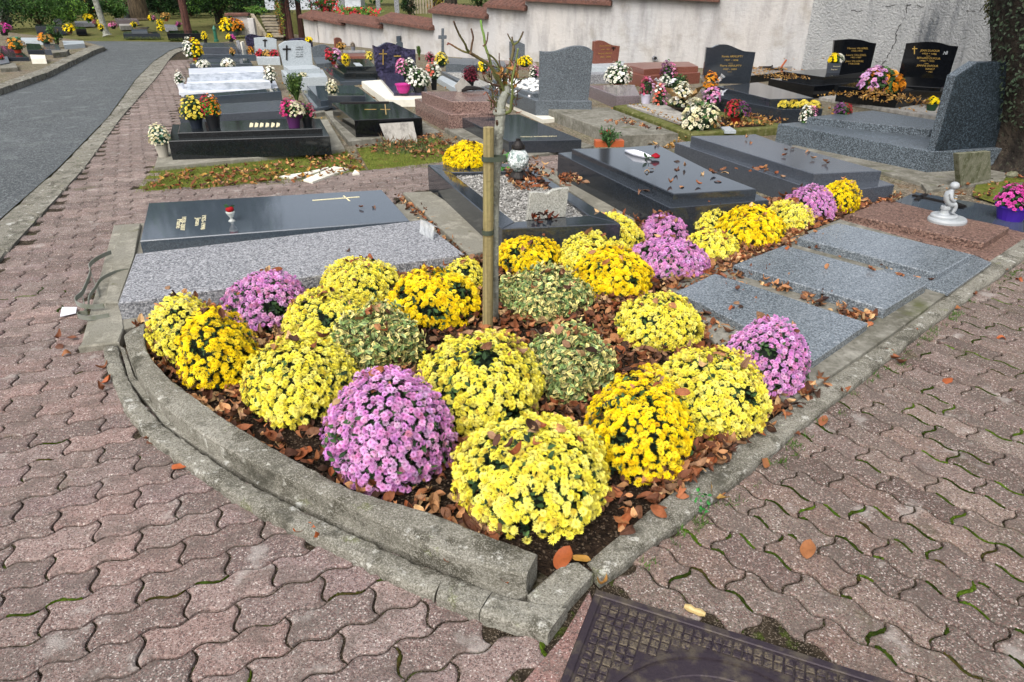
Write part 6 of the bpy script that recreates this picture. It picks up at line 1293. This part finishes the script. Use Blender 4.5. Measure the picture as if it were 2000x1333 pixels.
# ================================================================== FAR LEFT GRAVES
FL = [('white concrete slab grave at the left kerb', [(58, 107), (88, 108), (89, 114), (60, 114)], (2, 125), white_stone), ('dark navy grave with a curved front edge, left of the white slab', [(0, 90), (28, 90), (56, 112), (0, 112)], (2, 120), g_dark),
      ('navy block grave behind the orange chrysanthemums', [(50, 85), (78, 86), (85, 98), (53, 98)], (2, 107), g_dark), ('grey-blue grave with a dark plaque at its right side', [(84, 85), (114, 87), (118, 97), (86, 97)], (2, 108), g_bluesm),
      ('pale grey low grave at the bend of the road', [(122, 80), (163, 80), (165, 85), (124, 88)], (2, 94), g_pale), ('mossy grey kerb grave near the bend', [(100, 98), (134, 96), (130, 101), (102, 104)], (2, 111), conc_moss),
      ('long dark blue grave behind the conifer shrub', [(70, 48), (124, 49), (126, 53), (68, 52)], (2, 65), g_dark), ('pale ledge grave along the left hedge', [(40, 74), (84, 74), (84, 79), (42, 79)], (2, 88), g_pale),
      ('dark low grave right of the far yellow chrysanthemum', [(146, 52), (166, 53), (168, 57), (147, 57)], (2, 66), g_black), ('grey flat grave below the far hedge', [(145, 42), (183, 42), (184, 45), (146, 46)], (2, 50), g_grey),
      ('pinkish grey long grave right of the plane trunk', [(223, 36), (266, 36), (270, 39), (226, 40)], (2, 47), g_mauve), ('low pale grave in front of the pinkish one', [(232, 47), (256, 47), (256, 50), (234, 51)], (2, 56), stone_weather),
      ('grey small grave before the reddish trunk', [(320, 48), (346, 49), (346, 53), (322, 53)], (2, 60), g_grey), ('corner slab grave at the left edge in front', [(0, 124), (30, 123), (34, 132), (0, 134)], (2, 140), conc_moss), ('pale slanted slab grave at the left edge', [(0, 112), (14, 110), (19, 122), (0, 126)], (2, 132), g_blue)]
for lab, q, b_, m_ in FL: t, zs = grave(lab, q, [('slab', m_, q, b_)], group='graves across the road')
t, zs = grave('dark navy two-step grave on the lawn beyond the road', [(240, 65), (300, 64), (305, 68), (240, 70)], [('plinth', g_dark, [(242, 62), (305, 62), (312, 66), (240, 66)], (3, 73)), ('slab', g_slate, [(258, 54), (292, 53), (287, 58), (256, 58)], (3, 63))], group='graves across the road')
t, zs = grave('black block grave with white writing in front of the reddish trunk', [(328, 60), (385, 60), (391, 66), (326, 66)], [('slab', g_black, [(330, 60), (385, 60), (391, 66), (326, 66)], (3, 76))], group='graves across the road')
far_stone('white rounded headstone left of the thick trunk', 'headstone', [(246, 37), (243.5, 21), (247, 19), (251, 20), (255, 36)], g_pale); far_stone('small pale grey headstone in front of the left hedge', 'headstone', [(105, 48), (104, 38), (108, 36), (116, 36), (120, 39), (121, 48)], g_blue)
far_stone('slanted pale headstone at the far left edge', 'headstone', [(2, 56), (2, 26), (8, 21), (22, 36), (26, 48), (14, 54)], stone_weather)
for lab, x, yb, w_, h_, pc, kd in (('pink chrysanthemums in a dark pot at the far left edge', 10, 70, 28, 24, '1a1a20', ('N', 'M')), ('orange and green chrysanthemum in a red bowl on the navy grave', 36, 104, 30, 28, '8c2c18', ('O', 'T')), ('orange and cream chrysanthemum on the grey-blue grave', 92, 88, 26, 20, '2c2c30', ('O', 'T')),
        ('yellow chrysanthemum behind the conifer shrub', 137, 66, 20, 18, '5a3c30', ('Y',)), ('yellow chrysanthemum below the hedge left of the plane trunk', 175, 44, 18, 15, '15161a', ('Y',)), ('yellow tuft hidden by the plane trunk', 199, 62, 12, 14, '15161a', ('Y',)), ('pale pink chrysanthemums right of the plane trunk', 222, 57, 18, 13, '1c1418', ('N',)), ('purple heather pot left of the plane trunk', 190, 52, 14, 12, '1c1418', ('H', 'K')),
        ('yellow chrysanthemum on the two-step lawn grave, left side', 263, 55, 12, 12, '1c1c20', ('Y',)), ('yellow chrysanthemum above the two-step lawn grave', 314, 50, 14, 11, None, ('Y',)), ('drooping yellow bunch right of the two-step lawn grave', 315, 60, 14, 10, None, ('Y',)), ('yellow and pink pot in front of the thick trunk', 298, 43, 14, 12, '50685c', ('Y', 'N')), ('green and orange bowl arrangement behind the lawn graves', 325, 42, 18, 16, '8c4a30', ('T',)), ('magenta pot beside the reddish trunk', 350, 54, 12, 11, '50404c', ('M',)),
        ('cut red blooms at the left edge in front', 3, 116, 12, 12, None, ('R',))):
    potted(lab, x, yb, .12 if yb > 60 else .08, w_, h_, pc, kd, ph_ if False else ('34502a', '446434'), .3, .5, n=110, group=None, fs=.26)
bush('grey-green conifer shrub on the grey-blue grave across the road', 112, 87, 30, 34, GF['mid'] + [lin('4c5040')], 700, .05, z0=.1)
b = P(31, 78, .05); mb = MB(); box(mb, b, 15 * scl(b), .2, 5 * scl(b), 0, .01, lin('1c7050')); single('planter_box', mb, plain, 'green plastic planter box at the far left', 'planter')
b = P(423, 82, 0); s = scl(b); mb = MB(); lathe(mb, b, [(4.6 * s, 0), (4.6 * s, 3 * s), (3.2 * s, 4 * s), (3.0 * s, 20 * s), (4.0 * s, 21 * s), (4.0 * s, 23 * s), (2.4 * s, 26 * s), (1 * s, 29 * s), (0, 29.5 * s)], 14); single('standpipe', mb, tree_green, 'dark green cast iron water standpipe', 'standpipe')
b = P(508, 60, 0)
t, zs = grave('dark purple-black grave with small headstone behind the small bench grave', [(484, 90), (520, 88), (524, 96), (488, 98)], [('slab', g_black, [(484, 88), (494, 87), (496, 95), (486, 96)], (3, 112))]); stone(t, 'headstone', g_purple, [(484, 90), (480, 72), (486, 68), (494, 67), (505, 70), (518, 72), (520, 88)], zs[0] - .01, .08, smooth=2)
t = thing('headstone', 'dark headstone peeking over the large pale headstone', 'headstone', P(585, 90, 0)); stone(t, 'stone', g_purple, [(562, 90), (562, 79), (572, 75.5), (585, 74.5), (598, 77), (607, 83), (608, 92)], 0, .08, smooth=2)

# ================================================================== MOSS PLOTS, GRASS, LEAVES
gp = MB(); gpoly = pl([(264, 378), (300, 326), (672, 292), (716, 332), (600, 357), (440, 366)], -.004); sheet(gp, gpoly); struct('moss_plot', gp, moss_ground)
gp2 = MB(); g2poly = pl([(696, 290), (850, 268), (900, 300), (840, 330), (720, 332)], -.006); sheet(gp2, g2poly); struct('moss_plot_middle', gp2, moss_ground)
def rand_poly(poly, n, z):
    poly = np.array(poly)[:, :2]; lo, hi = poly.min(0), poly.max(0); q = rng.uniform(lo, hi, (n * 4, 2)); q = q[inpoly(q[:, 0], q[:, 1], poly)][:n]; return np.c_[q, np.full(len(q), z)]
BL_V = np.array([(-.06, 0, 0), (.06, 0, 0), (.02, .12, .6), (0, .3, 1.0)], float); BL_F = np.array([(0, 1, 2, 3)])
gr = MB()
for poly, n, h in ((gpoly, 9000, .028), (g2poly, 4500, .03), (pl([(250, 70), (390, 78), (390, 82), (150, 79)]), 1500, .05)):
    pos = rand_poly(poly, n, 0); scatter(gr, BL_V, BL_F, pos, rots(np.tile([0., 0, 1], (len(pos), 1)) + rng.normal(0, .35, (len(pos), 3)) * [1, 1, 0], rng.uniform(0, 6.28, len(pos))), rng.uniform(.5, 1.2, len(pos)) * h, vary(lin('5f6c28'), len(pos), .35, .1))
for poly, n, h, c_ in ((pl([(735, 283), (850, 275), (840, 300), (740, 305)]), 900, .06, '4c5c38'), (pl([(740, 262), (815, 258), (815, 285), (745, 290)]), 90, .14, '6c5a48')):
    pos = rand_poly(poly, n, 0); scatter(gr, BL_V, BL_F, pos, rots(np.tile([0., 0, 1], (len(pos), 1)) + rng.normal(0, .4, (len(pos), 3)) * [1, 1, 0], rng.uniform(0, 6.28, len(pos))), rng.uniform(.4, 1.2, len(pos)) * h, vary(lin(c_), len(pos), .35, .1))
# weeds along the side kerb
for k in range(60):
    f = rng.random() ** .8 * (len(rko) - 2) ; i = int(f) + 0; p = P(*rko[i], 0) * (1 - f + i) + P(*rko[i + 1], 0) * (f - i); p = p + [.03 + abs(rng.normal(0, .03)), -.03, 0]
    m = 12; pos = p + rng.normal(0, .012, (m, 3)) * [1, 1, 0]; scatter(gr, BL_V, BL_F, pos, rots(np.tile([0., 0, 1], (m, 1)) + rng.normal(0, .6, (m, 3)) * [1, 1, 0], rng.uniform(0, 6.28, m)), rng.uniform(.012, .035, m), vary(lin('40601f'), m, .3, .08))
struct('grass', gr, leaf_m, 'stuff')
# leaf litter in the bed, avoiding nothing: it drifts between and under the cushions
lt = MB(); bp = bedpoly; pos = rand_poly(bp, 11000, ZS + .008)
pos = pos[np.hypot(pos[:, 0] - P(1100, 1095)[0], pos[:, 1] - P(1100, 1095)[1]) > .2]
dens = np.sin(pos[:, 0] * 3.1) * np.sin(pos[:, 1] * 2.7) + rng.normal(0, .7, len(pos)); near = np.hypot(pos[:, 0] - P(640, 900, 0)[0], pos[:, 1] - P(640, 900, 0)[1]) > .55
pos = pos[(dens > -.75) & (near | (rng.random(len(pos)) < .45))]
kp = np.ones(len(pos), bool)
for cx, cy, r_, H_, z_ in BLOB: kp &= np.hypot(pos[:, 0] - cx, pos[:, 1] - cy) > r_ * .75
pos = pos[kp]; pos[:, 2] += rng.random(len(pos)) * .03
dead_leaves(lt, pos, .054, .38, DEADCOL)
# leaves caught on the cushions
pp = []
for cx, cy, r_, H_, z_ in BLOB:
    for _ in range(rng.integers(4, 13)):
        a = rng.uniform(0, 6.28); q = rng.uniform(0, .8); hc = H_ * .42; pp.append((cx + r_ * q * math.cos(a), cy + r_ * q * math.sin(a), z_ + hc + (H_ - hc) * math.sqrt(1 - q * q) * 1.02 + .006))
dead_leaves(lt, np.array(pp), .05, .7, DEADCOL)
# heaps along the grey slabs
for q, n, z in (([(1396, 520), (1440, 505), (1730, 618), (1700, 640)], 260, .058), ([(1530, 470), (1560, 458), (1830, 545), (1812, 560)], 60, .058), ([(1670, 425), (1730, 380), (1760, 388), (1690, 420)], 60, .04), ([(1450, 460), (1560, 440), (1540, 500), (1440, 520)], 160, .05), ([(1250, 930), (1440, 840), (1430, 890), (1280, 985)], 160, ZS + .02), ([(770, 388), (800, 385), (925, 500), (905, 505)], 160, .03)):
    p = rand_in_quad([P(*v_, z) for v_ in q], n); p[:, 2] += rng.random(n) * .03; dead_leaves(lt, p, .047, .35, DEADCOL)
struct('leaf_litter', lt, litter_m, 'stuff')
ol = MB()
for poly, n, z, sz, pal in ((pl([(266, 378), (330, 340), (500, 325), (700, 300), (716, 332), (590, 356), (440, 366)]), 420, .012, .05, DEADCOL + YELCOL), (pl([(690, 290), (860, 262), (900, 290), (840, 315)]), 330, .012, .05, DEADCOL), (pl([(1340, 250), (1380, 262), (1500, 256), (1540, 246), (1480, 225), (1370, 245)]), 340, .075, .05, YELCOL + DEADCOL[:2]),
        (pl([(1250, 215), (1350, 258), (1340, 262), (1220, 212)]), 90, .075, .04, YELCOL), (pl([(1240, 275), (1330, 262), (1390, 262), (1330, 275), (1310, 300)]), 110, .01, .06, YELCOL), (pl([(1405, 169), (1480, 163), (1580, 190), (1510, 193)]), 330, zA_[1] + .008, .036, YELCOL), (pl([(1585, 228), (1700, 217), (1815, 243), (1800, 251)]), 190, zG7 + .008, .055, YELCOL), (pl([(1530, 241), (1575, 236), (1810, 290), (1800, 294)]), 30, zG7a + .008, .045, YELCOL),
        (pl([(1520, 142), (1690, 141), (1675, 147), (1610, 149)]), 22, zV[1] + .006, .035, YELCOL), (pl([(1505, 155), (1595, 168), (1680, 160), (1680, 157), (1600, 163), (1520, 150)]), 110, zV[0] + .006, .035, YELCOL), (pl([(1690, 165), (1860, 168), (1756, 179), (1640, 168)]), 70, zDu[0] + .006, .038, YELCOL), (pl([(1620, 195), (1840, 200), (1830, 228), (1640, 205)]), 80, .03, .05, YELCOL),
        (pl([(1500, 390), (1310, 402), (1320, 398), (1478, 387)]), 24, zG5a + .008, .05, DEADCOL), (pl([(1170, 295), (1230, 305), (1280, 322), (1290, 316), (1220, 290)]), 46, zG5 + .008, .05, DEADCOL), (pl([(1030, 350), (890, 338), (1005, 428), (1130, 422)]), 90, zG4 - .02, .055, DEADCOL), (pl([(985, 385), (1060, 380), (1080, 425), (1000, 428)]), 170, zG4 - .018, .05, DEADCOL), (pl([(1100, 418), (1145, 418), (1120, 395), (1085, 395)]), 60, zG4 - .018, .05, DEADCOL),
        (pl([(1750, 380), (2000, 330), (2060, 420), (1900, 400)]), 70, -.0, .05, DEADCOL + YELCOL), (pl([(600, 130), (1240, 130), (1500, 240), (900, 300), (300, 180)]), 500, -.02, .045, YELCOL)):
    p = rand_poly(poly, n, z); p[:, 2] += rng.random(len(p)) * .012; dead_leaves(ol, p, sz, .3, pal)
struct('scattered_leaves', ol, litter_m, 'stuff')
# single leaves one can pick out
def leaf1(x, y, z, sz, pal, k=None, tilt=.25, lab=None, grp=None):
    mb = MB(); k_ = rng.integers(0, 6) if k is None else (k + 2 if k else 0); tv, tf = DEAD[k_]; p = P(x, y, z + .012)[None]
    scatter(mb, tv, tf, p, rots(np.array([[rng.normal(0, tilt), rng.normal(0, tilt), 1.]]), rng.uniform(0, 6.28, 1)), sz, np.array([random.choice(pal)]) * .85)
    tag(link('fallen_leaf', mb.mesh('fallen_leaf', dead_m, p[0], True), None, [float(v_) for v_ in p[0]]), lab, 'leaf', grp)
OR = [lin('a4562a'), lin('98502a'), lin('94603a')]
GL = 'single dry orange-brown beech leaf lying on the pavers'
for x, y in ((295, 856), (301, 862), (207, 720), (213, 745), (200, 762), (1495, 905), (1552, 845), (1645, 768), (1673, 700), (1730, 690), (1745, 700), (1722, 684), (1830, 610), (1841, 585), (1895, 560), (1900, 575), (1640, 742), (1850, 742), (1955, 660), (1990, 545), (1960, 530), (1760, 710), (1680, 730), (115, 675), (130, 690), (140, 660), (116, 660), (1780, 650), (1865, 600), (1310, 1020), (1400, 960), (595, 1038), (622, 1054), (350, 912), (1608, 822)): leaf1(x, y, 0, .065, OR + DEADCOL[:3], None, .25, GL, 'dry beech leaves scattered on the paving')
leaf1(1578, 1073, 0, .085, OR, 3, .1, 'large solitary orange leaf on the pavers beside a moss patch, right of the manhole'); leaf1(1100, 1090, .03, .1, OR, 3, .1, 'big rust-red leaf on the soil at the tip of the bed')
leaf1(1136, 1092, .03, .06, YELCOL, 3, .1, 'small yellow leaf touching the big rust-red one'); leaf1(1176, 1138, .0, .06, YELCOL, 1, .1, 'curled yellow leaf at the corner of the manhole frame'); leaf1(806, 1060, .05, .075, YELCOL, 4, .3, 'yellow leaf standing on edge on the outer kerb'); leaf1(882, 1098, .04, .055, OR, 1, .2, 'curled orange leaf on the outer kerb'); leaf1(980, 1133, .035, .06, OR, 0, .2, 'orange leaf beside the end of the inner kerb')
leaf1(1395, 972, .0, .09, YELCOL, 4, .5, 'yellow twisted leaf leaning on the side kerb')
GS = 'single dry brown leaf lying on one of the grey slabs'
for x, y, z in ((1412, 540, zC1), (1440, 566, zC1), (1437, 590, zC1), (1448, 596, zC1), (1430, 600, zC1), (1550, 640, zC1), (1537, 483, zC2), (1616, 522, zC2), (1700, 526, zC2), (1703, 528, zC2), (1592, 455, zC3), (683, 492, zG2), (326, 560, zG2), (705, 405, zG1), (730, 404, zG1)): leaf1(x, y, z, .05, OR + DEADCOL, None, .2, GS, 'dry leaves lying on the grey slabs')
GS2 = 'single dry tan leaf lying on the black or the blue-grey stepped grave'
for x, y, z in ((1322, 336, zG5), (1322, 330, zG5), (1338, 326, zG5), (1372, 338, zG5), (1364, 360, zG5), (1310, 358, zG5), (1332, 363, zG5), (1402, 353, zG5), (1393, 340, zG5), (1272, 330, zG5), (1264, 334, zG5), (1322, 314, zG5), (1250, 372, zG5a), (1262, 375, zG5a), (1457, 270, zG6), (1467, 278, zG6), (1548, 290, zG6), (1535, 294, zG6), (1578, 296, zG6), (1612, 316, zG6), (1616, 320, zG6), (1532, 304, zG6), (1588, 310, zG6), (1485, 328, zG6a), (1528, 347, zG6a), (1515, 340, zG6a)): leaf1(x, y, z, .06, DEADCOL, None, .2, GS2, 'dry leaves lying on the dark stepped graves')
t = thing('clover_plant', 'tiny green clover plant growing at the foot of the side kerb', 'plant', P(1362, 990, 0)); mb = MB(); foliage_ball(mb, P(1362, 990, 0)[:2], .05, .06, 0, 60, .018, [lin('2f7030'), lin('3c8040')], core=False); part('foliage', mb, leaf_m, t)
